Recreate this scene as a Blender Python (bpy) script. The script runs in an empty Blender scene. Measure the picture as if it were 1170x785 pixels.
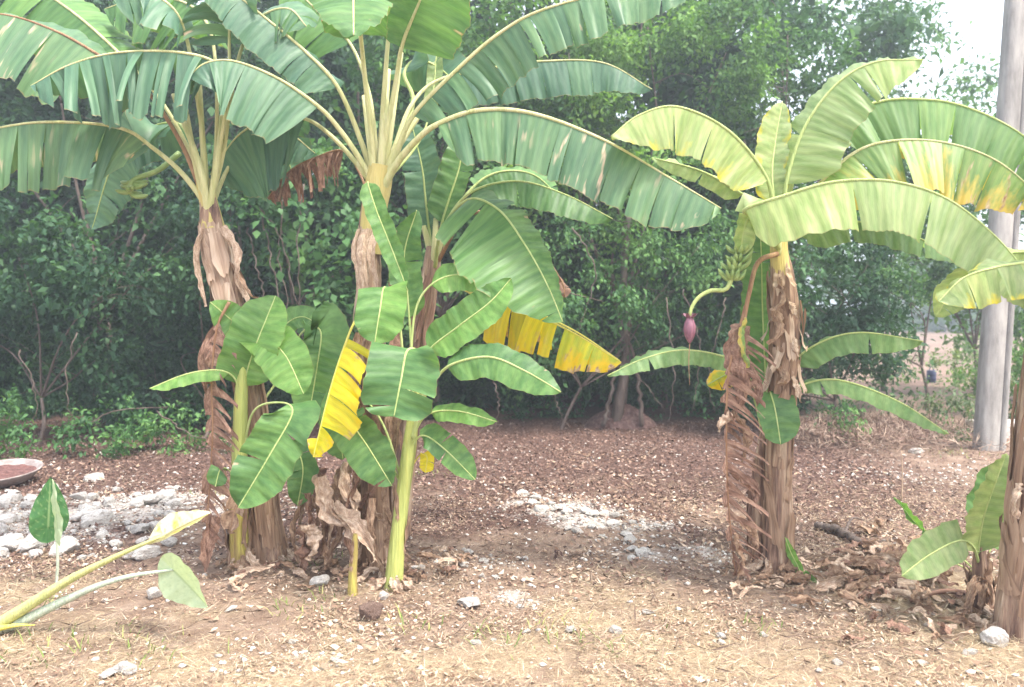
import bpy, math, random
import numpy as np
from mathutils import Vector, noise as mn

# ------------------------------------------------------------------ camera, sky, sun, exposure
S = bpy.context.scene
COL = S.collection
FPX, CX, CY, HZ = 900.0, 585.0, 392.5, 360.0
CAMZ = 1.6
PITCH = math.atan((CY - HZ) / FPX)
cam_d = bpy.data.cameras.new('camera')
cam_d.sensor_fit = 'HORIZONTAL'; cam_d.sensor_width = 36.0
cam_d.lens = 36.0 * FPX / 1170.0
cam_d.clip_start = 0.05; cam_d.clip_end = 2000
cam = bpy.data.objects.new('camera', cam_d); COL.objects.link(cam)
cam.location = (0, 0, CAMZ)
cam.rotation_euler = (math.pi / 2 - PITCH, 0, 0)
S.camera = cam
cam_d.dof.use_dof = True; cam_d.dof.focus_distance = 4.6; cam_d.dof.aperture_fstop = 2.0

SUN_EL, SUN_AZ = math.radians(62), math.radians(125)     # azimuth measured from +Y towards +X
w = bpy.data.worlds.new('World'); S.world = w; w.use_nodes = True
nt = w.node_tree; nt.nodes.clear()
sky = nt.nodes.new('ShaderNodeTexSky'); sky.sky_type = 'NISHITA'; sky.sun_disc = False
sky.sun_elevation = SUN_EL; sky.sun_rotation = SUN_AZ
sky.air_density = 1.0; sky.dust_density = 6.0; sky.ozone_density = 1.0
bg = nt.nodes.new('ShaderNodeBackground'); bg.inputs['Strength'].default_value = 0.15
out = nt.nodes.new('ShaderNodeOutputWorld')
cl = nt.nodes.new('ShaderNodeMix'); cl.data_type = 'RGBA'; cl.inputs[0].default_value = 0.45; cl.inputs[7].default_value = (8.5, 8.9, 9.6, 1)   # thin bright cloud over the blue
nt.links.new(sky.outputs[0], cl.inputs[6]); nt.links.new(cl.outputs[2], bg.inputs[0]); nt.links.new(bg.outputs[0], out.inputs[0])
sd = bpy.data.lights.new('sun', 'SUN'); sd.energy = 2.2; sd.angle = math.radians(10); sd.color = (1.0, 0.95, 0.86)
sun = bpy.data.objects.new('sun', sd); COL.objects.link(sun)
sdir = Vector((math.sin(SUN_AZ) * math.cos(SUN_EL), math.cos(SUN_AZ) * math.cos(SUN_EL), math.sin(SUN_EL)))
sun.rotation_euler = sdir.to_track_quat('Z', 'Y').to_euler()
sun.location = (6, 10, 12)
S.view_settings.view_transform = 'Standard'; S.view_settings.look = 'None'
S.view_settings.gamma = 1.0; S.view_settings.use_curve_mapping = False
S.view_settings.exposure = 1.58
HAZE = 0.0065

# ------------------------------------------------------------------ helpers
def W(px, py, d):
    c, s = math.cos(PITCH), math.sin(PITCH)
    u = (px - CX) / FPX; v = (CY - py) / FPX
    y = c + v * s; z = -s + v * c
    k = d / y
    return np.array([u * k, d, CAMZ + z * k])

def G(px, py):
    c, s = math.cos(PITCH), math.sin(PITCH)
    u = (px - CX) / FPX; v = (CY - py) / FPX
    y = c + v * s; z = -s + v * c
    k = CAMZ / -z
    return np.array([u * k, y * k, 0.0])

def tag(o, label=None, cat=None, group=None, kind=None):
    if label: o['label'] = label
    if cat: o['category'] = cat
    if group: o['group'] = group
    if kind: o['kind'] = kind
    return o

def empty(name, loc):
    o = bpy.data.objects.new(name, None); COL.objects.link(o)
    o.location = loc; o.empty_display_size = 0.1
    return o

def mesh_obj(name, V, F, mat, parent=None, origin=None, uv=None, attrs=None, smooth=True, uvloop=None):
    """V (n,3) world coordinates; F list/array of faces; one mesh object"""
    V = np.asarray(V, dtype=np.float64)
    org = np.zeros(3)
    p = parent
    while p is not None:
        org = org + np.array(p.location); p = p.parent
    if origin is not None: org = np.asarray(origin, dtype=float)
    me = bpy.data.meshes.new(name)
    Vl = (V - org).astype(np.float32)
    if isinstance(F, np.ndarray):
        nf, k = F.shape
        me.vertices.add(len(Vl)); me.vertices.foreach_set('co', Vl.ravel())
        me.loops.add(nf * k); me.loops.foreach_set('vertex_index', F.astype(np.int32).ravel())
        me.polygons.add(nf)
        me.polygons.foreach_set('loop_start', np.arange(0, nf * k, k, dtype=np.int32))
        me.polygons.foreach_set('loop_total', np.full(nf, k, dtype=np.int32))
        me.update(calc_edges=True)
    else:
        me.from_pydata([tuple(v) for v in Vl], [], F)
    if smooth:
        me.polygons.foreach_set('use_smooth', np.ones(len(me.polygons), dtype=bool))
    if uv is not None:
        uvl = me.uv_layers.new(name='UVMap')
        idx = np.empty(len(me.loops), dtype=np.int32); me.loops.foreach_get('vertex_index', idx)
        uvl.data.foreach_set('uv', np.asarray(uv, dtype=np.float32)[idx].ravel())
    for k_, a in (attrs or {}).items():
        at = me.attributes.new(k_, 'FLOAT', 'POINT')
        at.data.foreach_set('value', np.asarray(a, dtype=np.float32))
    me.validate(); me.update()
    if mat: me.materials.append(mat)
    o = bpy.data.objects.new(name, me); COL.objects.link(o)
    if parent is not None: o.parent = parent
    elif origin is not None: o.location = origin
    return o

def grid_faces(nu, nv, off=0, wrap=False):
    i = np.arange(nu - 1)[:, None]; 
    if wrap:
        j = np.arange(nv)[None, :]; j2 = (j + 1) % nv
    else:
        j = np.arange(nv - 1)[None, :]; j2 = j + 1
    a = i * nv + j; b = i * nv + j2; c = (i + 1) * nv + j2; e = (i + 1) * nv + j
    return np.stack([a, b, c, e], -1).reshape(-1, 4) + off

def spline(P, n):
    P = np.asarray(P, dtype=float)
    if len(P) == 2:
        t = np.linspace(0, 1, n)[:, None]; return P[0] * (1 - t) + P[1] * t
    Q = np.vstack([2 * P[0] - P[1], P, 2 * P[-1] - P[-2]])
    outp = []
    for i in range(len(P) - 1):
        p0, p1, p2, p3 = Q[i], Q[i + 1], Q[i + 2], Q[i + 3]
        t = np.linspace(0, 1, 24, endpoint=False)[:, None]
        outp.append(0.5 * ((2 * p1) + (-p0 + p2) * t + (2 * p0 - 5 * p1 + 4 * p2 - p3) * t ** 2 + (-p0 + 3 * p1 - 3 * p2 + p3) * t ** 3))
    outp.append(P[-1:])
    D = np.vstack(outp)
    s = np.r_[0, np.cumsum(np.linalg.norm(np.diff(D[:, :3], axis=0), axis=1))]
    q = np.linspace(0, s[-1], n)
    return np.stack([np.interp(q, s, D[:, k]) for k in range(D.shape[1])], 1)

def nrm(a):
    return a / np.maximum(np.linalg.norm(a, axis=-1, keepdims=True), 1e-9)

def tangents(P):
    return nrm(np.gradient(P, axis=0))

def frames(P):
    T = tangents(P)
    ref = np.array([0.0, 1.0, 0.02])
    A = nrm(np.cross(T, ref)); B = np.cross(T, A)
    return T, A, B

def tube(P, R, k=8, cap=True, flat=1.0):
    P = np.asarray(P); R = np.broadcast_to(np.asarray(R, dtype=float), (len(P),))
    T, A, B = frames(P)
    th = np.linspace(0, 2 * math.pi, k, endpoint=False)
    V = P[:, None, :] + R[:, None, None] * (np.cos(th)[None, :, None] * A[:, None, :] + flat * np.sin(th)[None, :, None] * B[:, None, :])
    V = V.reshape(-1, 3); F = grid_faces(len(P), k, 0, True)
    if cap:
        V = np.vstack([V, P[:1], P[-1:]]); n = len(V)
        a = np.arange(k); b = (a + 1) % k
        F = np.vstack([F, np.stack([b, a, np.full(k, n - 2), np.full(k, n - 2)], 1)[:, :4]]) if False else F
        m = (len(P) - 1) * k
        caps = [np.stack([b, a, np.full(k, n - 2)], 1), np.stack([a + m, b + m, np.full(k, n - 1)], 1)]
        Ft = np.vstack([np.vstack([F[:, [0, 1, 2]], F[:, [0, 2, 3]]]), *caps])
        return V, Ft
    return V, F

class MB:
    def __init__(s): s.V = []; s.F = []; s.n = 0
    def add(s, V, F):
        F = np.asarray(F)
        if F.shape[1] == 4: F = np.vstack([F[:, [0, 1, 2]], F[:, [0, 2, 3]]])
        s.V.append(np.asarray(V)); s.F.append(F + s.n); s.n += len(V)
    def build(s, name, mat, parent=None, **kw):
        return mesh_obj(name, np.vstack(s.V), np.vstack(s.F), mat, parent, **kw)

# ------------------------------------------------------------------ materials
def new_mat(name):
    m = bpy.data.materials.new(name); m.use_nodes = True
    t = m.node_tree; t.nodes.clear()
    return m, t
def N(t, typ, **kw):
    n = t.nodes.new(typ)
    for k, v in kw.items(): setattr(n, k, v)
    return n
def setin(n, **kw):
    for k, v in kw.items(): n.inputs[k.replace('_', ' ')].default_value = v
    return n
def ramp(t, fac, stops):
    r = N(t, 'ShaderNodeValToRGB'); el = r.color_ramp.elements
    while len(el) < len(stops): el.new(0.5)
    for e, (p, c) in zip(el, stops): e.position = p; e.color = (*c, 1) if len(c) == 3 else c
    t.links.new(fac, r.inputs[0]); return r.outputs[0]
def mathn(t, op, a, b=None, c=None, clamp=False):
    m = N(t, 'ShaderNodeMath', operation=op); m.use_clamp = clamp
    for i, x in enumerate((a, b, c)):
        if x is None: continue
        if isinstance(x, (int, float)): m.inputs[i].default_value = x
        else: t.links.new(x, m.inputs[i])
    return m.outputs[0]
def mixc(t, fac, a, b, blend='MIX'):
    m = N(t, 'ShaderNodeMix', data_type='RGBA', blend_type=blend)
    for sock, x in ((m.inputs[0], fac), (m.inputs[6], a), (m.inputs[7], b)):
        if isinstance(x, (int, float)): sock.default_value = x
        elif isinstance(x, tuple): sock.default_value = (*x, 1)
        else: t.links.new(x, sock)
    return m.outputs[2]
def noise(t, vec, scale, detail=4, rough=0.55, dist=0.0):
    n = N(t, 'ShaderNodeTexNoise'); setin(n, Scale=scale, Detail=detail, Roughness=rough, Distortion=dist)
    if vec is not None: t.links.new(vec, n.inputs['Vector'])
    return n.outputs[0]
def mapping(t, vec, scale=(1, 1, 1), loc=(0, 0, 0)):
    m = N(t, 'ShaderNodeMapping'); m.inputs['Scale'].default_value = scale; m.inputs['Location'].default_value = loc
    t.links.new(vec, m.inputs['Vector']); return m.outputs[0]
def attr(t, name):
    a = N(t, 'ShaderNodeAttribute'); a.attribute_name = name; return a.outputs['Fac']
def finish(t, col, rough=0.6, bump=None, bump_s=0.3, bump_d=0.01, transl=None, tcol=None, spec=0.5, sheen=0):
    p = N(t, 'ShaderNodeBsdfPrincipled')
    if isinstance(col, tuple): p.inputs['Base Color'].default_value = (*col, 1)
    else: t.links.new(col, p.inputs['Base Color'])
    if isinstance(rough, (int, float)): p.inputs['Roughness'].default_value = rough
    else: t.links.new(rough, p.inputs['Roughness'])
    p.inputs['Specular IOR Level'].default_value = spec
    if bump is not None:
        b = N(t, 'ShaderNodeBump'); setin(b, Strength=bump_s, Distance=bump_d)
        t.links.new(bump, b.inputs['Height']); t.links.new(b.outputs[0], p.inputs['Normal'])
    o = N(t, 'ShaderNodeOutputMaterial')
    if transl:
        tr = N(t, 'ShaderNodeBsdfTranslucent'); mx = N(t, 'ShaderNodeMixShader')
        if isinstance(transl, (int, float)): mx.inputs[0].default_value = transl
        else: t.links.new(transl, mx.inputs[0])
        t.links.new(tcol if tcol is not None else col, tr.inputs[0])
        t.links.new(p.outputs[0], mx.inputs[1]); t.links.new(tr.outputs[0], mx.inputs[2])
        t.links.new(mx.outputs[0], o.inputs[0])
    else: t.links.new(p.outputs[0], o.inputs[0])

def leaf_mat(name, c1, c2, yellow=0.0, brown=0.0, bedge=0.12, transl=0.38, tint=(1.22, 1.22, 0.62), rough=0.46, ycol=(0.62, 0.42, 0.02), bcol=(0.30, 0.15, 0.075), pale=0.0):
    m, t = new_mat(name)
    uv = N(t, 'ShaderNodeUVMap').outputs[0]
    sep = N(t, 'ShaderNodeSeparateXYZ'); t.links.new(uv, sep.inputs[0])
    av = mathn(t, 'ABSOLUTE', sep.outputs[1])
    str_ = noise(t, mapping(t, uv, (9, 0.6, 1)), 2.2, 3)
    col = mixc(t, mathn(t, 'MULTIPLY_ADD', str_, 3.6, -1.3, clamp=True), c1, c2)
    # per strip tone
    rn = attr(t, 'rnd')
    col = mixc(t, 1.0, col, ramp(t, rn, [(0, (0.74, 0.80, 0.84)), (1, (1.16, 1.12, 1.0))]), 'MULTIPLY')
    # veins (pale lines across the blade) and fine parallel nerves
    ph = mathn(t, 'MULTIPLY_ADD', noise(t, mapping(t, uv, (6, 1.5, 1)), 2, 2), 0.03, sep.outputs[0])
    v1 = mathn(t, 'SINE', mathn(t, 'MULTIPLY', ph, 150.0))
    v2 = mathn(t, 'SINE', mathn(t, 'MULTIPLY', ph, 560.0))
    vv = mathn(t, 'ADD', v1, mathn(t, 'MULTIPLY', v2, 0.5))
    vm = mathn(t, 'MULTIPLY_ADD', vv, 0.075, 1.0)
    col = mixc(t, 1.0, col, N(t, 'ShaderNodeCombineColor').outputs[0], 'MULTIPLY') if False else col
    cc = N(t, 'ShaderNodeCombineColor')
    for i in range(3): t.links.new(vm, cc.inputs[i])
    col = mixc(t, 1.0, col, cc.outputs[0], 'MULTIPLY')
    if yellow > 0:
        n = noise(t, mapping(t, uv, (7, 0.8, 1), (3.1, 0, 0)), 1.6, 4, 0.6)
        e = mathn(t, 'MULTIPLY_ADD', av, 0.30, mathn(t, 'SUBTRACT', n, 0.5))
        f = mathn(t, 'MULTIPLY_ADD', e, 5.0, (yellow - 0.55) * 5.0, clamp=True)
        col = mixc(t, f, col, ycol)
    if brown > 0:
        n = noise(t, mapping(t, uv, (15, 0.9, 1), (7.7, 2, 0)), 1.5, 2.5, 0.5)
        e = mathn(t, 'MULTIPLY_ADD', av, bedge, mathn(t, 'SUBTRACT', n, 0.5))
        f = mathn(t, 'MULTIPLY_ADD', e, 11.0, (brown - 0.5) * 11.0, clamp=True)
        lf = noise(t, mapping(t, uv, (1.7, 0.25, 1), (1.3, 5, 0)), 1.6, 1)
        f = mathn(t, 'MULTIPLY', f, mathn(t, 'MULTIPLY_ADD', lf, 9.0, -4.0, clamp=True))
        nb = noise(t, mapping(t, uv, (30, 3, 1)), 2, 3)
        col = mixc(t, f, col, mixc(t, mathn(t, 'MULTIPLY_ADD', nb, 2.5, -0.75, clamp=True), bcol, (0.62, 0.50, 0.36)))
    # thin dry margin
    n2 = noise(t, mapping(t, uv, (12, 1, 1)), 3, 2)
    em = mathn(t, 'MULTIPLY_ADD', mathn(t, 'ADD', av, mathn(t, 'MULTIPLY', n2, 0.06)), 40, -40.4, clamp=True)
    col = mixc(t, mathn(t, 'MULTIPLY', em, 0.7), col, (0.33, 0.22, 0.10))
    tc = mixc(t, 1.0, col, tint, 'MULTIPLY')
    finish(t, col, rough, v1, 0.22, 0.003, transl, tc, spec=0.42)
    return m

ML = {
 'deep':  leaf_mat('leaf_deep_green', (0.065, 0.155, 0.095), (0.115, 0.225, 0.135), transl=0.30),
 'deeptorn': leaf_mat('leaf_deep_green_torn', (0.08, 0.18, 0.095), (0.14, 0.25, 0.13), brown=0.26, transl=0.30, bcol=(0.42, 0.30, 0.20)),
 'scar':  leaf_mat('leaf_green_scarred', (0.09, 0.19, 0.095), (0.155, 0.27, 0.13), brown=0.385, bedge=0.05, yellow=0.05, transl=0.32, bcol=(0.50, 0.36, 0.27)),
 'green': leaf_mat('leaf_green', (0.08, 0.19, 0.06), (0.15, 0.29, 0.095), transl=0.38, brown=0.24, bedge=0.10),
 'fresh': leaf_mat('leaf_fresh_green', (0.12, 0.27, 0.065), (0.21, 0.38, 0.11), transl=0.42, brown=0.20, bedge=0.10),
 'lime':  leaf_mat('leaf_lime', (0.25, 0.36, 0.14), (0.39, 0.47, 0.23), transl=0.45, yellow=0.10, ycol=(0.62, 0.56, 0.06)),
 'limetip':  leaf_mat('leaf_lime_yellow', (0.27, 0.37, 0.14), (0.42, 0.48, 0.23), transl=0.45, yellow=0.30, ycol=(0.66, 0.56, 0.04)),
 'patch': leaf_mat('leaf_patched', (0.16, 0.29, 0.08), (0.30, 0.40, 0.14), transl=0.4, yellow=0.42, brown=0.35, ycol=(0.62, 0.46, 0.10)),
 'palegreen': leaf_mat('leaf_pale_green', (0.15, 0.28, 0.11), (0.24, 0.37, 0.16), transl=0.42, yellow=0.03, ycol=(0.5, 0.55, 0.06)),
 'yellow': leaf_mat('leaf_yellow', (0.70, 0.62, 0.02), (0.84, 0.70, 0.03), transl=0.4, tint=(1.1, 1.05, 0.6), yellow=0.4, brown=0.24, bedge=0.30, ycol=(0.82, 0.60, 0.01), bcol=(0.42, 0.20, 0.04)),
 'yelgreen': leaf_mat('leaf_yellowing', (0.40, 0.50, 0.04), (0.66, 0.64, 0.04), transl=0.4, tint=(1.1, 1.0, 0.6), yellow=0.50, brown=0.24, bedge=0.30, ycol=(0.80, 0.58, 0.01)),
}
def dry_mat(name, a, b, c, transl=0.2, sc=(14, 2, 1), rough=0.75):
    m, t = new_mat(name)
    uv = N(t, 'ShaderNodeUVMap').outputs[0]
    n = noise(t, mapping(t, uv, sc), 1.6, 5, 0.62)
    col = ramp(t, n, [(0.28, a), (0.5, b), (0.72, c)])
    n2 = noise(t, mapping(t, uv, (60, 3, 1)), 2.0, 3)
    cc = N(t, 'ShaderNodeCombineColor'); vm = mathn(t, 'MULTIPLY_ADD', n2, 0.9, 0.55)
    for i in range(3): t.links.new(vm, cc.inputs[i])
    col = mixc(t, 1.0, col, cc.outputs[0], 'MULTIPLY')
    finish(t, col, rough, mathn(t, 'ADD', n, n2), 0.6, 0.006, transl, None, spec=0.25)
    return m
MD = {
 'brown': dry_mat('dry_leaf_brown', (0.14, 0.08, 0.05), (0.33, 0.21, 0.14), (0.54, 0.39, 0.27)),
 'rust': dry_mat('dry_leaf_rust', (0.10, 0.055, 0.04), (0.27, 0.155, 0.112), (0.46, 0.31, 0.225)),
 'pale': dry_mat('dry_sheath_pale', (0.24, 0.15, 0.11), (0.46, 0.33, 0.24), (0.68, 0.56, 0.44), 0.1),
}
def stem_mat(name, stops, streak=(9, 9, 0.8), dark=0.5):
    m, t = new_mat(name)
    oc = N(t, 'ShaderNodeTexCoord').outputs['Object']
    n = noise(t, mapping(t, oc, streak), 2.4, 6, 0.62, 0.4)
    col = ramp(t, n, stops)
    n2 = noise(t, mapping(t, oc, (streak[0] * 5, streak[1] * 5, streak[2] * 2)), 2.5, 4, 0.6)
    cc = N(t, 'ShaderNodeCombineColor'); vm = mathn(t, 'MULTIPLY_ADD', n2, dark * 2, 1 - dark)
    for i in range(3): t.links.new(vm, cc.inputs[i])
    col = mixc(t, 1.0, col, cc.outputs[0], 'MULTIPLY')
    finish(t, col, 0.65, mathn(t, 'ADD', n, n2), 0.7, 0.02, None, None, 0.3)
    return m
MS = {
 'trunk': stem_mat('pseudostem_brown', [(0.30, (0.06, 0.035, 0.03)), (0.42, (0.19, 0.11, 0.08)), (0.54, (0.36, 0.24, 0.165)), (0.70, (0.58, 0.45, 0.33))]),
 'trunkgreen': stem_mat('pseudostem_yellow_brown', [(0.3, (0.20, 0.12, 0.06)), (0.45, (0.36, 0.27, 0.09)), (0.6, (0.48, 0.42, 0.10)), (0.8, (0.40, 0.36, 0.14))]),
 'young': stem_mat('young_stem', [(0.3, (0.28, 0.32, 0.09)), (0.55, (0.42, 0.46, 0.14)), (0.8, (0.46, 0.42, 0.10))], dark=0.2),
 'petiole': stem_mat('petiole_pale', [(0.3, (0.42, 0.44, 0.18)), (0.55, (0.60, 0.58, 0.30)), (0.8, (0.66, 0.62, 0.40))], dark=0.12),
 'neck': stem_mat('stem_neck', [(0.3, (0.40, 0.36, 0.12)), (0.5, (0.56, 0.46, 0.17)), (0.8, (0.60, 0.54, 0.25))], dark=0.2),
 'midrib': stem_mat('midrib_green', [(0.3, (0.36, 0.46, 0.15)), (0.7, (0.52, 0.58, 0.25))], dark=0.12),
 'midyel': stem_mat('midrib_yellow', [(0.3, (0.70, 0.62, 0.10)), (0.7, (0.74, 0.66, 0.18))], dark=0.12),
 'midbrown': stem_mat('midrib_brown', [(0.3, (0.22, 0.11, 0.06)), (0.7, (0.42, 0.26, 0.15))], dark=0.4),
 'bark': stem_mat('bark', [(0.3, (0.07, 0.05, 0.04)), (0.6, (0.16, 0.12, 0.10)), (0.8, (0.26, 0.21, 0.18))], (4, 4, 1)),
}
MSPEC = {}

# ------------------------------------------------------------------ banana leaf
def profile(t, base=0.10, tip=0.45, bp=0.5, tp=0.75):
    a = np.clip(t / base, 0, 1) ** bp
    b = np.clip(1 - np.clip((t - (1 - tip)) / tip, 0, 1) ** 2, 0, 1) ** tp
    return a * b

def to_world_dir(D):
    D = np.asarray(D, dtype=float)
    return np.array([D[0], -D[2], D[1]])

def banana_leaf(root, d, pts, bs, near, far, mat='green', mid='midrib', tears=3, g=0.35, shrink=0.05, jit=0.08, pleat=0.009,
                rp=0.016, rt=0.003, seed=0, label=None, holes=0.0, lean=0.14, prof=None, name='leaf', depthscale=1.0, keep=None):
    """pts: (px, py, dz) along petiole and midrib; bs: index of the point where the blade begins.
       near/far: (half width in px, direction (right, up, toward camera)[, direction at tip])"""
    rnd = random.Random(seed * 77 + 5)
    P3 = np.array([W(p[0], p[1], d + p[2]) for p in pts])
    idx = np.arange(len(pts), dtype=float)[:, None]
    n = 90
    Q = spline(np.hstack([P3, idx]), n); P = Q[:, :3]
    s = np.r_[0, np.cumsum(np.linalg.norm(np.diff(P, axis=0), axis=1))]
    sb = np.interp(bs, Q[:, 3], s); L = s[-1] - sb
    T = tangents(P)
    rs = np.random.RandomState(seed + 11)
    VV, FF, UU, RR = [], [], [], []
    n0 = 0
    down = np.array([0, 0, -1.0])
    for hi, (side, h) in enumerate(((1, near), (-1, far))):
        if h is None: continue
        wpx, D0 = h[0], to_world_dir(h[1]); D1 = to_world_dir(h[2]) if len(h) > 2 else D0
        wm = wpx / FPX * d
        nt_ = tears if isinstance(tears, int) else tears[hi]
        cuts = sorted([0.0, 1.0] + [min(0.985, max(0.02, (i + 0.5 + rnd.uniform(-0.42, 0.42)) / max(nt_, 1))) for i in range(nt_)])
        for ci in range(len(cuts) - 1):
            t0, t1 = cuts[ci], cuts[ci + 1]
            if t1 - t0 < 1e-3: continue
            if keep and not keep(side, 0.5 * (t0 + t1)): continue
            if holes and rnd.random() < holes: continue
            sl = (t1 - t0) * L
            nu = max(3, int(math.ceil(sl / 0.022)) + 1); nv = 9
            t = np.linspace(t0, t1, nu)[:, None]; v = np.linspace(0, 1, nv)[None, :]
            tc = 0.5 * (t0 + t1)
            sh = shrink * rnd.uniform(0.3, 1.5) if nt_ > 0 else 0
            te = tc + (t - tc) * (1 - sh * np.clip((v - 0.08) * 1.3, 0, 1))
            te = np.clip(te, 0, 1)
            ss = sb + te * L
            mid_ = np.stack([np.interp(ss, s, P[:, k]) for k in range(3)], -1)
            Tt = nrm(np.stack([np.interp(ss, s, T[:, k]) for k in range(3)], -1))
            DD = D0 * (1 - te[..., None]) + D1 * te[..., None]
            DD = nrm(DD - Tt * np.sum(DD * Tt, -1, keepdims=True))
            Nn = np.cross(Tt, DD)
            j = rnd.gauss(0, jit)
            DD = DD * math.cos(j) + Nn * math.sin(j)
            DD = nrm(DD + Tt * (lean + rnd.gauss(0, jit * 0.35)))
            gg = g * rnd.uniform(0.8, 1.25)
            fl = rnd.uniform(0.93, 1.04) if nt_ > 2 else 1.0
            pf = (prof(te) if prof else profile(te))
            ww = wm * pf * fl * (1 + 0.02 * np.sin(te * 31 + seed) + 0.012 * np.sin(te * 83 + 2 * seed))
            dv = 1.0 / (nv - 1)
            pos = mid_.copy()
            acc = np.zeros_like(pos)
            res = np.zeros_like(pos)
            for q in range(nv):
                vq = q * dv
                res[:, q] = pos[:, q] + acc[:, q]
                if q < nv - 1:
                    # integrate the droop for the remaining columns
                    dirq = nrm(DD * (1 - gg * vq) + down * gg * vq)
                    acc[:, q + 1:] += (ww[..., None] * dv * dirq)[:, q + 1:]
            loc = (te - tc) / max(t1 - t0, 1e-3) * 2
            ph = rnd.uniform(0, 6)
            wl = rnd.uniform(0.10, 0.16)
            off = pleat * np.sin(te * L / wl * 6.283 + ph) * v + pleat * 0.6 * np.sin(te * L / 0.043 * 6.283 + ph * 2) * v
            off = off + 0.25 * min(sl, 0.25) * (np.abs(loc) ** 1.5 - 0.4) * v ** 1.2 * rnd.uniform(-0.1, 1.1) * (1.0 if nt_ > 0 else 0.0)
            res = res + Nn * off[..., None]
            uu = np.stack([ss + 0 * v, side * (v + 0 * t)], -1)
            VV.append(res.reshape(-1, 3)); UU.append(uu.reshape(-1, 2)); RR.append(np.full(nu * nv, rnd.random()))
            FF.append(grid_faces(nu, nv, n0)); n0 += nu * nv
    mt = ML.get(mat) or MD.get(mat)
    blade = mesh_obj(name, np.vstack(VV), np.vstack(FF), mt, root, uv=np.vstack(UU), attrs={'rnd': np.concatenate(RR)})
    if label: blade['label'] = label
    R = np.interp(s, [0, sb, s[-1]], [rp, rp * 0.62, rt]) 
    Vt, Ft = tube(P, R, 8)
    mesh_obj('midrib', Vt, Ft, MS[mid], blade)
    return blade

# ------------------------------------------------------------------ pseudostem
def stem_axis(pts, d):
    A = np.array([list(W(p[0], p[1], d + (p[3] if len(p) > 3 else 0))) + [p[2] / FPX * d] for p in pts])
    return spline(A, 70)

def stem_surface(Q, th, rs):
    pass

def pseudostem(root, Q, mat, seed=0, name='pseudostem', rough=0.10):
    P, R = Q[:, :3], Q[:, 3]; k = 36
    T, A, B = frames(P)
    th = np.linspace(0, 2 * math.pi, k, endpoint=False)
    V = np.zeros((len(P), k, 3))
    for i in range(len(P)):
        z = P[i, 2]
        r = np.array([1 + rough * (mn.noise(Vector((math.cos(a) * 2.2 + seed * 3, math.sin(a) * 2.2, z * 1.6))) * 1.2
                      + 0.5 * mn.noise(Vector((math.cos(a) * 7 + seed, math.sin(a) * 7, z * 3.0)))
                      + 0.8 * abs(math.sin(1.5 * a + z * 1.3 + seed))) - rough * 0.5 for a in th])
        V[i] = P[i] + (R[i] * r)[:, None] * (np.cos(th)[:, None] * A[i] + np.sin(th)[:, None] * B[i])
    V = V.reshape(-1, 3)
    return mesh_obj(name, V, grid_faces(len(P), k, 0, True), mat, root)

def sheaths(root, Q, n, mat, seed=0, lo=0.0, hi=1.0, peel=0.35, length=(0.15, 0.4), name='dry_sheath', width=(0.5, 1.3), hang=False, per=None):
    """strips of dried sheath wrapped round the stem, lifting off at one end; one mesh"""
    rnd = random.Random(seed)
    P, R = Q[:, :3], Q[:, 3]; T, A, B = frames(P)
    nn = len(P)
    VV, FF, UU, n0 = [], [], [], 0
    for q in range(n):
        ln = rnd.uniform(*length); c0 = rnd.uniform(lo, max(lo, hi - ln)); c1 = c0 + ln
        th0 = rnd.uniform(0, 2 * math.pi); wd = rnd.uniform(*width); tw = rnd.gauss(0, 0.4)
        nu, nv = 16, 7
        t = np.linspace(0, 1, nu); v = np.linspace(-1, 1, nv)
        pe = peel * rnd.uniform(0.15, 1.2); o0 = rnd.uniform(0.03, 0.12)
        ph = rnd.uniform(0, 9)
        V = np.zeros((nu, nv, 3)); U = np.zeros((nu, nv, 2))
        for i in range(nu):
            fi = (c0 + (c1 - c0) * t[i]) * (nn - 1); i0 = int(min(nn - 2, fi)); f = fi - i0
            p = P[i0] * (1 - f) + P[i0 + 1] * f; r = R[i0] * (1 - f) + R[i0 + 1] * f
            e = (1 - t[i]) if hang else t[i]
            lift = r * (1 + o0) + r * pe * e ** 2.5 * 2 + 0.004 * math.sin(ph + t[i] * 14)
            wv = wd * (1 - 0.55 * e ** 3) * (0.85 + 0.15 * math.sin(ph + 9 * t[i]))
            for j in range(nv):
                a = th0 + tw * t[i] + v[j] * wv * 0.5
                l2 = lift + 0.10 * r * abs(v[j]) ** 2 * e + 0.03 * r * math.sin(ph * 2 + 11 * t[i] + 3 * v[j])
                dirv = math.cos(a) * A[i0] + math.sin(a) * B[i0]
                V[i, j] = p + dirv * l2
                if i in (0, nu - 1): V[i, j] += T[i0] * rnd.uniform(-0.02, 0.02)
                U[i, j] = (v[j] * 0.06 + q, t[i] * ln)
        VV.append(V.reshape(-1, 3)); UU.append(U.reshape(-1, 2)); FF.append(grid_faces(nu, nv, n0)); n0 += nu * nv
    return mesh_obj(name, np.vstack(VV), np.vstack(FF), mat, root, uv=np.vstack(UU))

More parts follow.
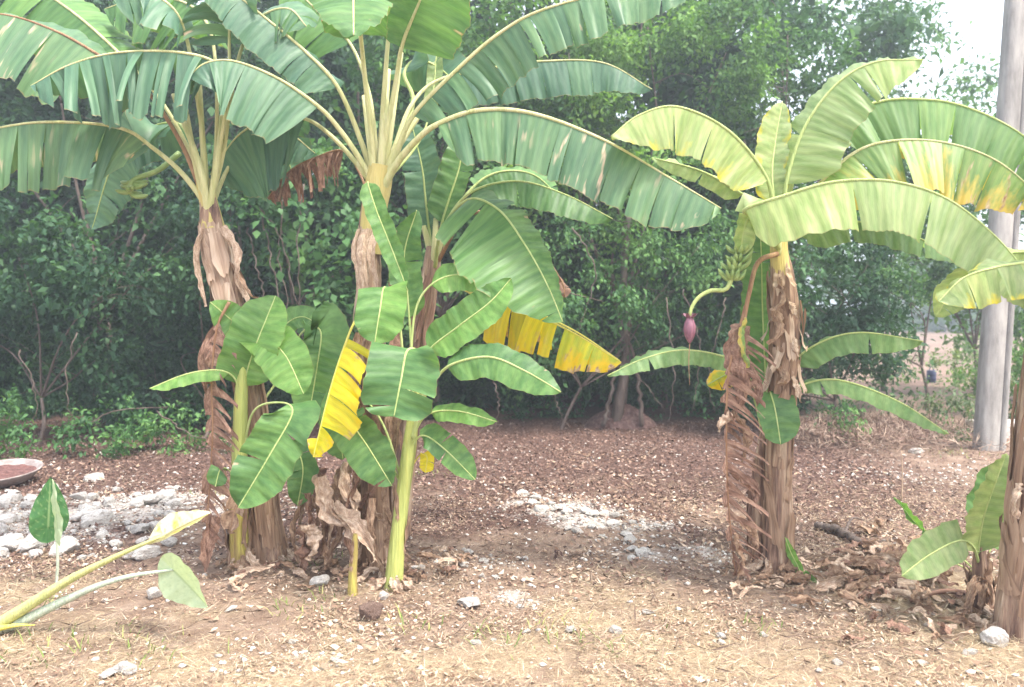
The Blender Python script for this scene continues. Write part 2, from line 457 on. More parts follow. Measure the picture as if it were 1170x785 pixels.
def ribbon(root, P, wdt, mat, seed=0, name='dead_leaf', twist=1.5, crumple=0.2):
    """a limp crumpled dead leaf or sheath hanging along the points"""
    P = spline(P, 40); T, A, B = frames(P); rnd = random.Random(seed)
    nv = 9; v = np.linspace(-1, 1, nv)
    ph = rnd.uniform(0, 6)
    V = np.zeros((40, nv, 3)); U = np.zeros((40, nv, 2))
    s = np.r_[0, np.cumsum(np.linalg.norm(np.diff(P, axis=0), axis=1))]
    for i in range(40):
        t = i / 39; a = ph + twist * t
        sd = math.cos(a) * A[i] + math.sin(a) * B[i]; nn_ = -math.sin(a) * A[i] + math.cos(a) * B[i]
        ww = wdt * (math.sin(math.pi * min(1, t * 1.0 + 0.1) ** 0.7) ** 0.6 if t < 0.98 else 0.25)
        for j in range(nv):
            nz = mn.noise(Vector((seed * 3.3 + v[j] * 1.3, t * 5, 1.0)))
            nz2 = mn.noise(Vector((seed * 1.3 + v[j] * 3, t * 13, 4.0)))
            V[i, j] = P[i] + sd * v[j] * ww * (1 + 0.5 * nz2) + nn_ * wdt * (crumple * 3 * nz + crumple * 1.2 * nz2 + 0.5 * v[j] ** 2)
            U[i, j] = (s[i], v[j])
    return mesh_obj(name, V.reshape(-1, 3), grid_faces(40, nv), mat, root, uv=U.reshape(-1, 2), attrs={'rnd': np.full(40 * nv, 0.5)})

# ------------------------------------------------------------------ ground
def _h(ix, iy, s):
    n = (ix.astype(np.int64) * 374761393 + iy.astype(np.int64) * 668265263 + s * 974634777) & 0xffffffff
    n = ((n ^ (n >> 13)) * 1274126177) & 0xffffffff
    return ((n ^ (n >> 16)) & 0xffffff) / float(0xffffff)
def vn(x, y, s=0):
    x = np.asarray(x, dtype=float); y = np.asarray(y, dtype=float)
    ix = np.floor(x); iy = np.floor(y); fx = x - ix; fy = y - iy
    fx = fx * fx * (3 - 2 * fx); fy = fy * fy * (3 - 2 * fy)
    a, b, c, e = _h(ix, iy, s), _h(ix + 1, iy, s), _h(ix, iy + 1, s), _h(ix + 1, iy + 1, s)
    return (a * (1 - fx) + b * fx) * (1 - fy) + (c * (1 - fx) + e * fx) * fy
def fbm(x, y, s=0, o=4):
    r = 0; a = 0.5; f = 1.0
    for i in range(o):
        r = r + a * vn(x * f + i * 17.3, y * f - i * 9.1, s + i); a *= 0.5; f *= 2.03
    return r

def spot(x, y, px, py, rx, ry=None):
    g = G(px, py); ry = ry or rx
    return np.exp(-(((x - g[0]) / rx) ** 2 + ((y - g[1]) / ry) ** 2))
def gh(x, y):
    x = np.asarray(x, dtype=float); y = np.asarray(y, dtype=float)
    near = np.clip((18 - y) / 4, 0, 1)
    h = near * (0.10 * (fbm(x * 0.45, y * 0.45, 3, 3) - 0.44) + 0.035 * (fbm(x * 2.6, y * 2.6, 7, 3) - 0.44) + 0.012 * (fbm(x * 11, y * 11, 9, 2) - 0.37))
    h = h + 0.06 * spot(x, y, 640, 590, 0.6, 0.5) + 0.05 * spot(x, y, 520, 655, 0.35, 0.3) + 0.07 * spot(x, y, 100, 590, 1.1, 0.6)
    h = h + 0.10 * spot(x, y, 990, 505, 1.0, 0.7) + 0.05 * spot(x, y, 1010, 660, 0.5, 0.3)
    h = h + 0.03 * spot(x, y, 300, 655, 0.7, 0.3) + 0.03 * spot(x, y, 885, 665, 0.3, 0.25)
    h = h + np.where(y > 22, np.minimum((y - 22) * 0.02, 0.7), 0) * np.exp(-((x - 20) / 14) ** 2)
    return h
def on(px, py, up=0.0):
    g = G(px, py); g[2] = float(gh(g[0], g[1])) + up; return g

def zones(x, y):
    n = fbm(x * 1.3, y * 1.3, 21, 4); n2 = fbm(x * 6, y * 6, 31, 3)
    straw = np.clip((4.75 - y) / 1.0 + (n - 0.47) * 5.0 + np.clip(x * .25, -.5, .3), 0, 1) * np.clip(0.35 + 2.6 * (n2 - .25), 0, 1)
    litter = np.clip((y - 5.0) / 1.3 + (n - 0.47) * 4.5, 0, 1) * np.clip(1.25 - np.clip((x - 3.4) / 0.9, 0, 1.2), 0, 1)
    wh = (0.8 * spot(x, y, 60, 600, 1.3, 0.75) + spot(x, y, 170, 580, 0.7, 0.5) + 0.9 * spot(x, y, 625, 580, 0.45, 0.4) + 0.9 * spot(x, y, 690, 600, 0.5, 0.3)
          + 0.7 * spot(x, y, 790, 632, 0.5, 0.25) + 0.55 * spot(x, y, 550, 655, 0.3, 0.25) + 0.35 * spot(x, y, 350, 750, 0.5, 0.25) + 0.3 * spot(x, y, 1060, 545, 0.8, 0.5)
          + 0.5 * spot(x, y, 610, 680, 0.25, 0.15))
    wh = np.clip(wh * (0.50 + 2.6 * (n2 - 0.35)), 0, 1)
    litter = np.maximum(litter, np.clip((y - 12) / 2, 0, .8) * np.clip(.3 + 2 * (n - .35), 0, 1))
    return straw, litter, wh

def build_ground():
    xs = np.r_[np.linspace(-260, -12, 18, endpoint=False), np.linspace(-12, 12, 520, endpoint=False), np.linspace(12, 260, 30)]
    ys = np.r_[np.linspace(-60, 1.5, 12, endpoint=False), np.linspace(1.5, 14, 420, endpoint=False), np.linspace(14, 60, 60, endpoint=False), np.linspace(60, 700, 12)]
    X, Y = np.meshgrid(xs, ys)
    Z = gh(X, Y)
    V = np.stack([X, Y, Z], -1).reshape(-1, 3)
    st, li, wh = zones(V[:, 0], V[:, 1])
    m, t = new_mat('ground_soil')
    oc = N(t, 'ShaderNodeTexCoord').outputs['Object']
    n1 = noise(t, oc, 5.0, 8, 0.68); n2 = noise(t, oc, 38.0, 6, 0.7); n3 = noise(t, oc, 120.0, 3, 0.7)
    base = ramp(t, n1, [(0.3, (0.17, 0.11, 0.08)), (0.5, (0.28, 0.195, 0.145)), (0.7, (0.41, 0.31, 0.24))])
    litter_shaded = ramp(t, n2, [(0.32, (0.05, 0.03, 0.026)), (0.5, (0.13, 0.076, 0.060)), (0.7, (0.25, 0.16, 0.13))])  # brown litter, colour deepened to include tree shade at the back
    stw = ramp(t, n2, [(0.3, (0.25, 0.17, 0.11)), (0.5, (0.41, 0.31, 0.20)), (0.7, (0.56, 0.46, 0.32))])
    whi = ramp(t, n2, [(0.3, (0.36, 0.29, 0.25)), (0.5, (0.58, 0.51, 0.46)), (0.68, (0.76, 0.72, 0.67))])
    c = mixc(t, attr(t, 'litter'), base, litter_shaded)
    c = mixc(t, mathn(t, 'MULTIPLY', attr(t, 'straw'), 0.85), c, stw)
    wf = mathn(t, 'MULTIPLY_ADD', mathn(t, 'ADD', attr(t, 'white'), mathn(t, 'MULTIPLY', n2, 0.7)), 3.0, -1.9, clamp=True)
    c = mixc(t, wf, c, whi)
    # scattered pale grit
    gr = mathn(t, 'MULTIPLY_ADD', n3, 12, -7.9, clamp=True)
    c = mixc(t, mathn(t, 'MULTIPLY', gr, 0.5), c, (0.62, 0.56, 0.50))
    finish(t, c, 0.9, mathn(t, 'ADD', mathn(t, 'MULTIPLY', n2, 1.0), mathn(t, 'MULTIPLY', n3, 0.5)), 0.9, 0.03, spec=0.15)
    o = mesh_obj('ground', V, grid_faces(len(ys), len(xs)), m, None, attrs={'straw': st, 'litter': li, 'white': wh})
    tag(o, kind='structure', label='bare brown ground with dry straw, leaf litter and pale limestone patches')
build_ground()

def rnd_mat(name, stops, rough=0.85, transl=0.0, spec=0.2):
    m, t = new_mat(name)
    c = ramp(t, attr(t, 'rnd'), stops)
    finish(t, c, rough, transl=transl or None, spec=spec)
    return m

def flakes(name, n, ymin, ymax, xmin, xmax, size, asp, mat, dens=None, lift=0.006, seed=1, curl=0.35, flat=0.35, power=1.0):
    rs = np.random.RandomState(seed)
    x = rs.uniform(xmin, xmax, n * 3); y = ymin + (ymax - ymin) * rs.uniform(0, 1, n * 3) ** power
    if dens is not None:
        k = rs.uniform(0, 1, n * 3) < dens(x, y); x, y = x[k][:n], y[k][:n]
    else: x, y = x[:n], y[:n]
    n = len(x); z = gh(x, y) + rs.uniform(0, lift, n) + 0.002
    a = rs.uniform(0, 6.283, n); sz = rs.uniform(size[0], size[1], n)
    tl = rs.normal(0, flat, n)
    D = np.stack([np.cos(a) * np.cos(tl), np.sin(a) * np.cos(tl), np.sin(tl)], -1)
    B0 = np.stack([-np.sin(a), np.cos(a), rs.normal(0, flat, n)], -1); B = nrm(B0)
    C = np.stack([x, y, z + sz * np.abs(np.sin(tl)) * 0.5], -1)
    Nn = np.cross(D, B)
    h = sz[:, None] * 0.5; wv = h * asp * rs.uniform(0.6, 1.3, n)[:, None]; cu = h * curl * rs.uniform(-0.2, 1, n)[:, None]
    V = np.stack([C - D * h + Nn * cu, C - D * h * .15 + B * wv, C + D * h + Nn * cu, C + D * h * .1 - B * wv], 1).reshape(-1, 3)
    F = np.arange(n * 4).reshape(-1, 4)
    r = np.repeat(rs.uniform(0, 1, n), 4)
    o = mesh_obj(name, V, F, mat, None, attrs={'rnd': r}, smooth=False)
    return o

M_LIT = rnd_mat('litter_flakes_shaded', [(0, (0.04, 0.022, 0.02)), (0.4, (0.12, 0.068, 0.054)), (0.7, (0.21, 0.13, 0.10)), (0.965, (0.31, 0.21, 0.165)), (1.0, (0.52, 0.43, 0.38))])  # leaf browns darkened in colour for the shade under the trees
M_STR = rnd_mat('straw_blades', [(0, (0.24, 0.16, 0.10)), (0.4, (0.42, 0.32, 0.20)), (0.8, (0.60, 0.50, 0.34)), (1.0, (0.72, 0.64, 0.50))], transl=0.15)
M_CHIP = rnd_mat('limestone_chips', [(0, (0.42, 0.36, 0.31)), (0.5, (0.60, 0.55, 0.50)), (1.0, (0.80, 0.77, 0.72))])
M_GRASS = rnd_mat('grass_tufts', [(0, (0.12, 0.19, 0.05)), (0.6, (0.26, 0.32, 0.10)), (1.0, (0.48, 0.45, 0.18))], transl=0.3)

o = flakes('leaf_litter', 62000, 4.6, 11.8, -8, 8, (0.018, 0.05), 0.5, M_LIT, lambda x, y: 0.25 + 0.75 * zones(x, y)[1] * (1 - 0.8 * zones(x, y)[2]), lift=0.015, seed=3)
tag(o, 'small dry reddish-brown leaves littering the ground under the trees', 'leaf litter', kind='stuff')
M_CRUMB = rnd_mat('leaf_crumbs', [(0, (0.14, 0.08, 0.055)), (0.4, (0.26, 0.17, 0.12)), (0.8, (0.42, 0.30, 0.21)), (1.0, (0.60, 0.50, 0.40))])
o = flakes('leaf_litter', 60000, 2.6, 6.8, -4.8, 4.8, (0.008, 0.032), 0.4, M_CRUMB, lambda x, y: np.clip(0.10 + 3.2 * (fbm(x * 2.2, y * 2.2, 55, 3) - 0.36), 0, 1) * (1 - 0.7 * zones(x, y)[2]), lift=0.01, seed=8)
tag(o, 'brown leaf crumbs and husks scattered over the near soil', 'leaf litter', kind='stuff')
M_TWIG = rnd_mat('twigs', [(0, (0.07, 0.045, 0.035)), (0.6, (0.19, 0.13, 0.10)), (1.0, (0.38, 0.29, 0.22))])
o = flakes('dry_twigs', 3800, 2.7, 9.5, -5.5, 5.5, (0.05, 0.22), 0.03, M_TWIG, lambda x, y: np.clip(0.15 + 3.5 * (fbm(x * 1.3, y * 1.3, 91, 3) - 0.4), 0, 1), lift=0.015, seed=19, flat=.1)
tag(o, 'thin dark twigs and leaf stalks lying over the clearing', 'twigs', kind='stuff')
o = flakes('leaf_litter', 4200, 2.8, 9.0, -5.5, 5.5, (0.02, 0.065), 0.5, M_CRUMB, lambda x, y: np.clip(0.05 + 4 * (fbm(x * 1.7, y * 1.7, 71, 3) - 0.42), 0, 1), lift=0.02, seed=29, flat=.3, curl=.6)
tag(o, 'drifts of larger curled brown leaves across the clearing', 'leaf litter', kind='stuff')
o = flakes('dry_straw', 95000, 2.5, 7.5, -4.8, 5.6, (0.02, 0.10), 0.024, M_STR, lambda x, y: np.clip(zones(x, y)[0] * 1.0 + 0.12 + 0.25 * (x > 1.3) + 0.3 * (y < 3.9), 0, 1), lift=0.02, seed=4, curl=0.15, flat=0.22, power=1.2)
tag(o, 'pale dry straw lying over the foreground soil', 'dry grass', kind='stuff')

# small stones as chunky little solids
def chips(name, n, ymin, ymax, xmin, xmax, size, mat, dens, seed, lab):
    rs = np.random.RandomState(seed)
    x = rs.uniform(xmin, xmax, n * 6); y = rs.uniform(ymin, ymax, n * 6)
    k = rs.uniform(0, 1, n * 6) < dens(x, y); x, y = x[k][:n], y[k][:n]; n = len(x)
    sz = size[0] + (size[1] - size[0]) * rs.uniform(0, 1, n) ** 3
    base = np.array([[1, 0, 0], [-1, 0, 0], [0, 1, 0], [0, -1, 0], [0, 0, 1], [0, 0, -1], [.7, .7, .5], [-.7, -.6, .6]], dtype=float)
    F0 = np.array([[0, 6, 4], [6, 2, 4], [2, 1, 4], [1, 7, 4], [7, 3, 4], [3, 0, 4], [2, 6, 0], [0, 5, 2], [2, 5, 1], [1, 3, 7], [1, 5, 3], [3, 5, 0]])
    V = base[None] * rs.uniform(0.6, 1.25, (n, 8, 1)) * (sz * 0.5)[:, None, None] * np.stack([np.ones(n), rs.uniform(.6, 1.1, n), rs.uniform(.4, .8, n)], -1)[:, None, :]
    a = rs.uniform(0, 6.28, n); c, s_ = np.cos(a)[:, None], np.sin(a)[:, None]
    X = V[..., 0] * c - V[..., 1] * s_; Y = V[..., 0] * s_ + V[..., 1] * c
    V = np.stack([X + x[:, None], Y + y[:, None], V[..., 2] + (gh(x, y) + sz * 0.1)[:, None]], -1).reshape(-1, 3)
    F = (F0[None] + (np.arange(n) * 8)[:, None, None]).reshape(-1, 3)
    o = mesh_obj(name, V, F, mat, None, attrs={'rnd': np.repeat(rs.uniform(0, 1, n), 8)}, smooth=False)
    tag(o, lab, 'gravel', kind='stuff')
chips('gravel', 24000, 2.6, 10, -6.5, 6.5, (0.006, 0.045), M_CHIP, lambda x, y: np.clip(0.02 + 1.2 * zones(x, y)[2] + 0.015, 0, 1), 5, 'pale limestone chips and pebbles scattered over the soil')

# tufts of low green grass
def tufts():
    rs = np.random.RandomState(12); spots = [(480, 715, .16), (20, 745, .25), (370, 690, .12), (480, 545, .2), (330, 700, .1), (620, 720, .2), (690, 735, .2), (180, 755, .15), (235, 570, .15), (380, 640, .12), (350, 655, .1), (560, 725, .12), (60, 690, .12), (130, 740, .2), (900, 655, .05), (870, 720, .1), (1090, 520, .3)]
    VV, FF, RR, n0 = [], [], [], 0
    for px, py, r in spots:
        g = G(px, py)
        for i in range(int(170 * r + 6)):
            x, y = g[0] + rs.normal(0, r * .7), g[1] + rs.normal(0, r * .6)
            z = float(gh(x, y)); a = rs.uniform(0, 6.28); h = rs.uniform(.012, .06); ln = rs.uniform(.6, 2.2) * h; wd = rs.uniform(.002, .004)
            d_ = np.array([math.cos(a), math.sin(a), 0]); b_ = np.array([-math.sin(a), math.cos(a), 0]) * wd; p = np.array([x, y, z])
            VV.append(np.array([p - b_, p + b_, p + d_ * ln * .4 + b_ * .8 + [0, 0, h * .7], p + d_ * ln * .4 - b_ * .8 + [0, 0, h * .7], p + d_ * ln + [0, 0, h], p + d_ * ln + [0, 0, h]]))
            FF.append(np.array([[0, 1, 2, 3], [3, 2, 4, 5]]) + n0); n0 += 6; RR.append(np.full(6, rs.uniform()))
    o = mesh_obj('grass_tufts', np.vstack(VV), np.vstack(FF), M_GRASS, None, attrs={'rnd': np.concatenate(RR)})
    tag(o, 'sparse low green grass blades sprouting from the bare soil', 'grass', kind='stuff')
tufts()

# ------------------------------------------------------------------ rocks
def rock_mat():
    m, t = new_mat('limestone')
    oc = N(t, 'ShaderNodeTexCoord').outputs['Object']; oi = N(t, 'ShaderNodeObjectInfo').outputs['Random']
    n = noise(t, oc, 9, 7, 0.65); n2 = noise(t, oc, 45, 5, 0.7)
    c = ramp(t, n, [(0.3, (0.48, 0.42, 0.38)), (0.47, (0.72, 0.68, 0.64)), (0.65, (0.86, 0.84, 0.81))])
    c = mixc(t, mathn(t, 'MULTIPLY_ADD', n2, 6, -3.4, clamp=True), c, (0.44, 0.37, 0.31))
    c = mixc(t, 1.0, c, ramp(t, oi, [(0, (0.84, 0.82, 0.80)), (1, (1.08, 1.07, 1.05))]), 'MULTIPLY')
    finish(t, c, 0.9, mathn(t, 'ADD', n, n2), 0.9, 0.02, spec=0.2)
    return m
M_ROCK = rock_mat()
def rock_mesh(seed, name='rock'):
    import bmesh
    bm = bmesh.new(); bmesh.ops.create_icosphere(bm, subdivisions=4, radius=0.5)
    rnd = random.Random(seed)
    planes = [(Vector((rnd.gauss(0, 1), rnd.gauss(0, 1), rnd.gauss(0, .8))).normalized(), rnd.uniform(.28, .42)) for _ in range(9)]
    for v in bm.verts:
        p = v.co.copy()
        for nrm_, dd in planes:
            e = p.dot(nrm_) - dd
            if e > 0: p -= nrm_ * e * 0.9
        q = p * 3 + Vector((seed * 5.1, 0, 0))
        p *= 1 + 0.16 * mn.noise(q) + 0.08 * mn.noise(q * 3) + 0.04 * mn.noise(q * 8)
        v.co = p
    me = bpy.data.meshes.new(name); bm.to_mesh(me); bm.free(); me.materials.append(M_ROCK)
    return me
ROCKS = [rock_mesh(i) for i in range(9)]
def rock(px, py, s, label, group=None, k=None, seed=0, flat=0.65, rot=None):
    rnd = random.Random(seed * 13 + int(px * 7 + py))
    g = on(px, py)
    o = bpy.data.objects.new('rock', ROCKS[(k if k is not None else rnd.randrange(9))]); COL.objects.link(o)
    o.scale = (s * rnd.uniform(.85, 1.25), s * rnd.uniform(.75, 1.1), s * flat * rnd.uniform(.8, 1.2))
    o.rotation_euler = (rnd.uniform(-.25, .25), rnd.uniform(-.25, .25), rnd.uniform(0, 6.28))
    o.location = (g[0], g[1], g[2] + 0.20 * s * flat / .65)
    tag(o, label, 'rock', group)
    return o
rock(176, 690, 0.10, 'small rounded pale rock on bare soil below the drooping elephant ear leaf', k=2, flat=.8)
rock(1136, 738, 0.13, 'pale grey rock at the foot of the brown trunk on the right edge', k=3, flat=.9)
rock(1108, 748, 0.07, 'small flat whitish rock just left of the grey rock by the right trunk', k=1, flat=.4)
rock(108, 549, 0.22, 'low brownish rock on the soil between basin and banana clump', k=5, flat=.5)
rock(38, 632, 0.21, 'largest white limestone rock at the near edge of the rubble', k=4)
rock(75, 636, 0.18, 'second large pale rock right behind the upright elephant ear stalk', k=6)
rock(538, 690, 0.15, 'flat pale stone lying right of the yellow-green banana stem', k=7, flat=.4)
rock(366, 672, 0.12, 'pale lumpy stone at the foot of the dead leaf tangle', k=8)
rock(438, 683, 0.07, 'small white stone before the base of the yellow-green stem', k=0)
rock(145, 772, 0.11, 'small white stone near the bottom edge at left', k=1, flat=.5)
rock(1046, 520, 0.15, 'small pale stone lying by the dry brush near the concrete pole', k=1, flat=.5)
rs_ = random.Random(5)
def sized(r_, lo, mi):
    return 'small' if r_ < lo else ('fist-sized' if r_ < mi else 'large')
for i in range(165):
    px, py = rs_.uniform(-60, 205), 645 - 85 * rs_.random()
    r_ = .04 + .17 * rs_.random() ** 3.0
    zone = ('near edge' if py > 622 else ('middle' if py > 592 else 'far edge'))
    side_ = ('left of the elephant ear' if px < 45 else ('behind the elephant ear' if px < 110 else 'near the bananas'))
    rock(px, py, r_, '%s white rock at the %s of the left rubble, %s' % (sized(r_, .075, .12), zone, side_), 'white rocks in the rubble at left', seed=i, flat=.6)
def band():
    t = rs_.random(); return (590 + 150 * t + rs_.gauss(0, 16), 575 + 50 * t + rs_.gauss(0, 9))
for i in range(74):
    a, b = band(); r_ = .03 + .10 * rs_.random() ** 2.4
    rock(a, b, r_, '%s white stone in the %s part of the pale patch between the banana clumps' % (sized(r_, .045, .08), 'left' if a < 635 else ('middle' if a < 690 else 'right')), 'white rocks between the banana clumps', seed=i, flat=.5)
for i in range(16):
    rock(rs_.gauss(545, 22), rs_.gauss(650, 14), .03 + .06 * rs_.random() ** 2, 'small pale stone beside the middle banana clump', 'stones beside the middle clump', seed=i)
for px, py in [(598, 722), (650, 724), (560, 731), (595, 640), (380, 758), (850, 700), (905, 693), (953, 757), (868, 726), (820, 727), (650, 720), (330, 735), (120, 775), (230, 665), (60, 700), (485, 690), (590, 690), (700, 722), (260, 700), (470, 655), (940, 690), (540, 735), (735, 700), (1050, 760)]:
    rock(px + 4, py, rs_.uniform(.035, .075), 'small whitish loose stone on the %s soil, %s' % ('near' if py > 722 else 'middle', 'below the elephant ear' if px < 280 else ('before the middle clump' if px < 500 else ('between the banana clumps' if px < 800 else 'before the right trunk'))), 'loose stones on the foreground', flat=.5)

# ------------------------------------------------------------------ foliage
def fol_mat(name, dark, mid, light, transl=0.3, rough=0.55, spec=0.22):
    m, t = new_mat(name)
    oc = N(t, 'ShaderNodeTexCoord').outputs['Object']
    n = noise(t, oc, 0.9, 3, 0.6)
    f = mathn(t, 'MULTIPLY_ADD', mathn(t, 'SUBTRACT', n, 0.5), 1.6, attr(t, 'rnd'), clamp=True)
    c = ramp(t, f, [(0.0, dark), (0.5, mid), (1.0, light)])
    tc = mixc(t, 1.0, c, (1.3, 1.4, 0.6), 'MULTIPLY')
    finish(t, c, rough, transl=transl, tcol=tc, spec=spec)
    return m
MF = {
 'dark': fol_mat('foliage_dark_shaded', (0.020, 0.055, 0.030), (0.040, 0.100, 0.048), (0.08, 0.175, 0.065)),  # dark leaves, colour lowered further to stand for deep shadow pockets
 'mid': fol_mat('foliage_mid', (0.036, 0.095, 0.036), (0.075, 0.175, 0.06), (0.15, 0.28, 0.085)),
 'light': fol_mat('foliage_light', (0.06, 0.14, 0.035), (0.13, 0.26, 0.07), (0.24, 0.39, 0.11), transl=0.4),
 'grey': fol_mat('foliage_grey', (0.07, 0.11, 0.06), (0.13, 0.19, 0.10), (0.26, 0.32, 0.17), transl=0.3),
}
M_BARK = MS['bark']

def crown(name, parent, blobs, mat, leaf, dens, seed, drop=0.25, asp=0.5, gap=0.0, origin=None):
    leaf = leaf * 1.3; dens = dens * 1.25
    """blobs (x, y, z, rx, ry, rz) in metres. Leaves sit on sprays through the volume."""
    rs = np.random.RandomState(seed)
    VV, RR = [], []
    for (x, y, z, rx, ry, rz) in blobs:
        ncl = max(10, int(dens * (rx * rz) * 2.3 / leaf ** 1.4))
        # leaves gather in rounded bunches spread over the crown, with hollows between them
        nb = max(5, int(ncl / 15))
        ub = nrm(rs.normal(0, 1, (nb, 3))); rb = rs.uniform(0.35, 1.0, nb) ** 0.5
        rb = rb * (0.78 + 0.5 * vn(ub[:, 0] * 2.5 + seed, ub[:, 2] * 2.5 + ub[:, 1] * 1.7, seed))
        CB = np.array([x, y, z]) + ub * rb[:, None] * np.array([rx, ry, rz])
        sb_ = rs.uniform(0.16, 0.36, nb) * min(1.6, max(.6, leaf / .085))
        toneb = rs.uniform(-0.22, 0.22, nb)
        w_ = rs.randint(0, nb, ncl)
        u = nrm(rs.normal(0, 1, (ncl, 3)) + np.array([0, -0.2, 0.25]))
        C = CB[w_] + u * (sb_[w_] * rs.uniform(.75, 1.1, ncl))[:, None] * np.array([1.15, 1, .75])
        tone = toneb[w_]
        if gap > 0:
            keepm = vn(C[:, 0] * 1.6 + seed, C[:, 2] * 1.6, seed + 5) > gap
            C, u, tone = C[keepm], u[keepm], tone[keepm]
        ncl = len(C)
        kk = 30
        # each cluster: a spray of twigs; leaves follow the twig
        ax = nrm(u * 0.8 + rs.normal(0, 0.55, (ncl, 3)) + np.array([0, 0, -drop]))
        tt = rs.uniform(-1, 1, (ncl, kk)); cr = leaf * rs.uniform(1.6, 3.4, (ncl, 1))
        off = rs.normal(0, 0.30, (ncl, kk, 3)) * cr[..., None]
        P = C[:, None, :] + ax[:, None, :] * (tt * cr)[..., None] + off
        P[..., 2] = P[..., 2] - drop * 0.5 * (tt ** 2) * cr
        P = P.reshape(-1, 3)
        D = nrm(np.repeat(ax, kk, 0) * 0.6 + rs.normal(0, 0.6, (ncl * kk, 3)) + np.array([0, -0.15, -drop]))
        up = nrm(np.array([0, 0, 1.0]) + np.repeat(u, kk, 0) * 0.5 + rs.normal(0, 0.45, (ncl * kk, 3)))
        B = nrm(np.cross(D, up)); Nn = np.cross(B, D)
        sz = leaf * rs.uniform(0.55, 1.25, (ncl * kk, 1)); h = sz
        a = asp * 0.5 * h
        V = np.stack([P, P + D * h * .45 + B * a + Nn * h * .08, P + D * h - Nn * h * 0.12, P + D * h * .45 - B * a + Nn * h * .08], 1)
        VV.append(V.reshape(-1, 3))
        RR.append(np.repeat(np.clip(np.repeat(np.clip(rs.uniform(0.2, 0.7, ncl) + tone, .05, .9), kk) + rs.normal(0, 0.16, ncl * kk), 0, 1), 4))
    V = np.vstack(VV); V[:, 2] = np.maximum(V[:, 2], 0.02); print('LEAVES', name, len(V) // 4)
    F = np.arange(len(V)).reshape(-1, 4)
    return mesh_obj(name, V, F, mat, parent, attrs={'rnd': np.concatenate(RR)}, smooth=False, origin=origin)

def limbs(name, parent, base, tops, r0, seed, mat=M_BARK, fork=0.35):
    rnd = random.Random(seed); mb = MB(); base = np.array(base, dtype=float)
    tops = [np.array(t_, dtype=float) for t_ in tops]
    cen = np.mean(tops, axis=0); f0 = base + (cen - base) * fork; f0[0] += rnd.uniform(-.1, .1)
    mb.add(*tube(spline([base, base * .5 + f0 * .5 + np.array([rnd.uniform(-.08, .08), 0, 0]), f0], 12), np.linspace(r0, r0 * .75, 12), 9))
    for t_ in tops:
        m1 = f0 * .5 + t_ * .5 + np.array([rnd.uniform(-.3, .3), rnd.uniform(-.2, .2), rnd.uniform(-.1, .3)])
        Pm = spline([f0, m1, t_], 16)
        mb.add(*tube(Pm, np.linspace(r0 * .6, r0 * .15, 16), 7))
        for q in range(4):
            i = rnd.randrange(4, 15); p = Pm[i]
            e = p + np.array([rnd.uniform(-.9, .9), rnd.uniform(-.6, .4), rnd.uniform(-.3, .7)])
            mb.add(*tube(spline([p, (p + e) / 2 + np.array([0, 0, rnd.uniform(-.1, .2)]), e], 8), np.linspace(r0 * .22, r0 * .05, 8), 5))
    return mb.build(name, mat, parent)

def tree(name, label, cat, base, d, blobs, mat, leaf=0.09, dens=1.0, r0=0.08, seed=0, group=None, drop=0.25, asp=0.5, gap=0.0, trunk=True):
    """base: (px, depth); blobs: (px, py, dz, rpx_x, rpx_z) seen from the photograph's viewpoint, given real depth"""
    bx = (base[0] - CX) / FPX * base[1]; by = base[1]
    root = empty(name, (bx, by, float(gh(bx, by)))); tag(root, label, cat, group)
    bl = []
    for b in blobs:
        p = W(b[0], b[1], d + b[2]); k = (d + b[2]) / FPX
        rx, rz = b[3] * k, b[4] * k
        bl.append((p[0], p[1], p[2], rx, min(max(rx, rz) * .75, 1.0), rz))
    crown('crown' if trunk else 'foliage', root, bl, MF[mat], leaf, dens, seed, drop, asp, gap)
    if trunk:
        limbs('trunk', root, (bx, by, -0.05), [(b[0], b[1], b[2]) for b in bl], r0 * .5, seed)
    return root

# near edge of the thicket, left to right
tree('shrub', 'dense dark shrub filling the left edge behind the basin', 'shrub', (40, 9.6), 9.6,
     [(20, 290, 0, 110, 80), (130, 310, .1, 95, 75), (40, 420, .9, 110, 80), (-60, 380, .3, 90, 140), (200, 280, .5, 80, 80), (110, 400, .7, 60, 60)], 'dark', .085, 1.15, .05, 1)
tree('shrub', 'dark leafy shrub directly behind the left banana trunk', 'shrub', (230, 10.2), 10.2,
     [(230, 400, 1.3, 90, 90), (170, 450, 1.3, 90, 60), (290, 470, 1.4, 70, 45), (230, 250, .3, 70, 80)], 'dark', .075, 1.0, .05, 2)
tree('shrub', 'low bright green undergrowth just behind the basin', 'shrub', (60, 8.7), 8.7,
     [(45, 492, .1, 60, 38), (115, 505, .2, 50, 24), (-20, 490, 0, 50, 42), (160, 490, .5, 50, 34)], 'mid', .058, 1.0, .02, 3, trunk=False)
tree('shrub', 'low green undergrowth left of the left banana clump', 'shrub', (190, 9.0), 9.0,
     [(190, 505, 0, 45, 18), (235, 512, .1, 35, 14)], 'mid', .05, .7, .02, 4, trunk=False)
tree('tree', 'vine-covered tree between the left and middle banana plants', 'tree', (330, 10.8), 10.6,
     [(340, 240, 0, 75, 60), (390, 310, .1, 60, 70), (300, 180, .3, 80, 60), (400, 400, .4, 70, 60)], 'mid', .10, .95, .08, 5, asp=.75, drop=.5)
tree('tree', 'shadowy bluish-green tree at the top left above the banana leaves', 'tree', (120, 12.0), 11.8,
     [(60, 60, 0, 110, 80), (180, 40, 0, 110, 70), (280, 80, .3, 90, 80), (100, 180, .2, 120, 80), (-60, 100, 0, 110, 120)], 'dark', .11, 1.0, .12, 6)
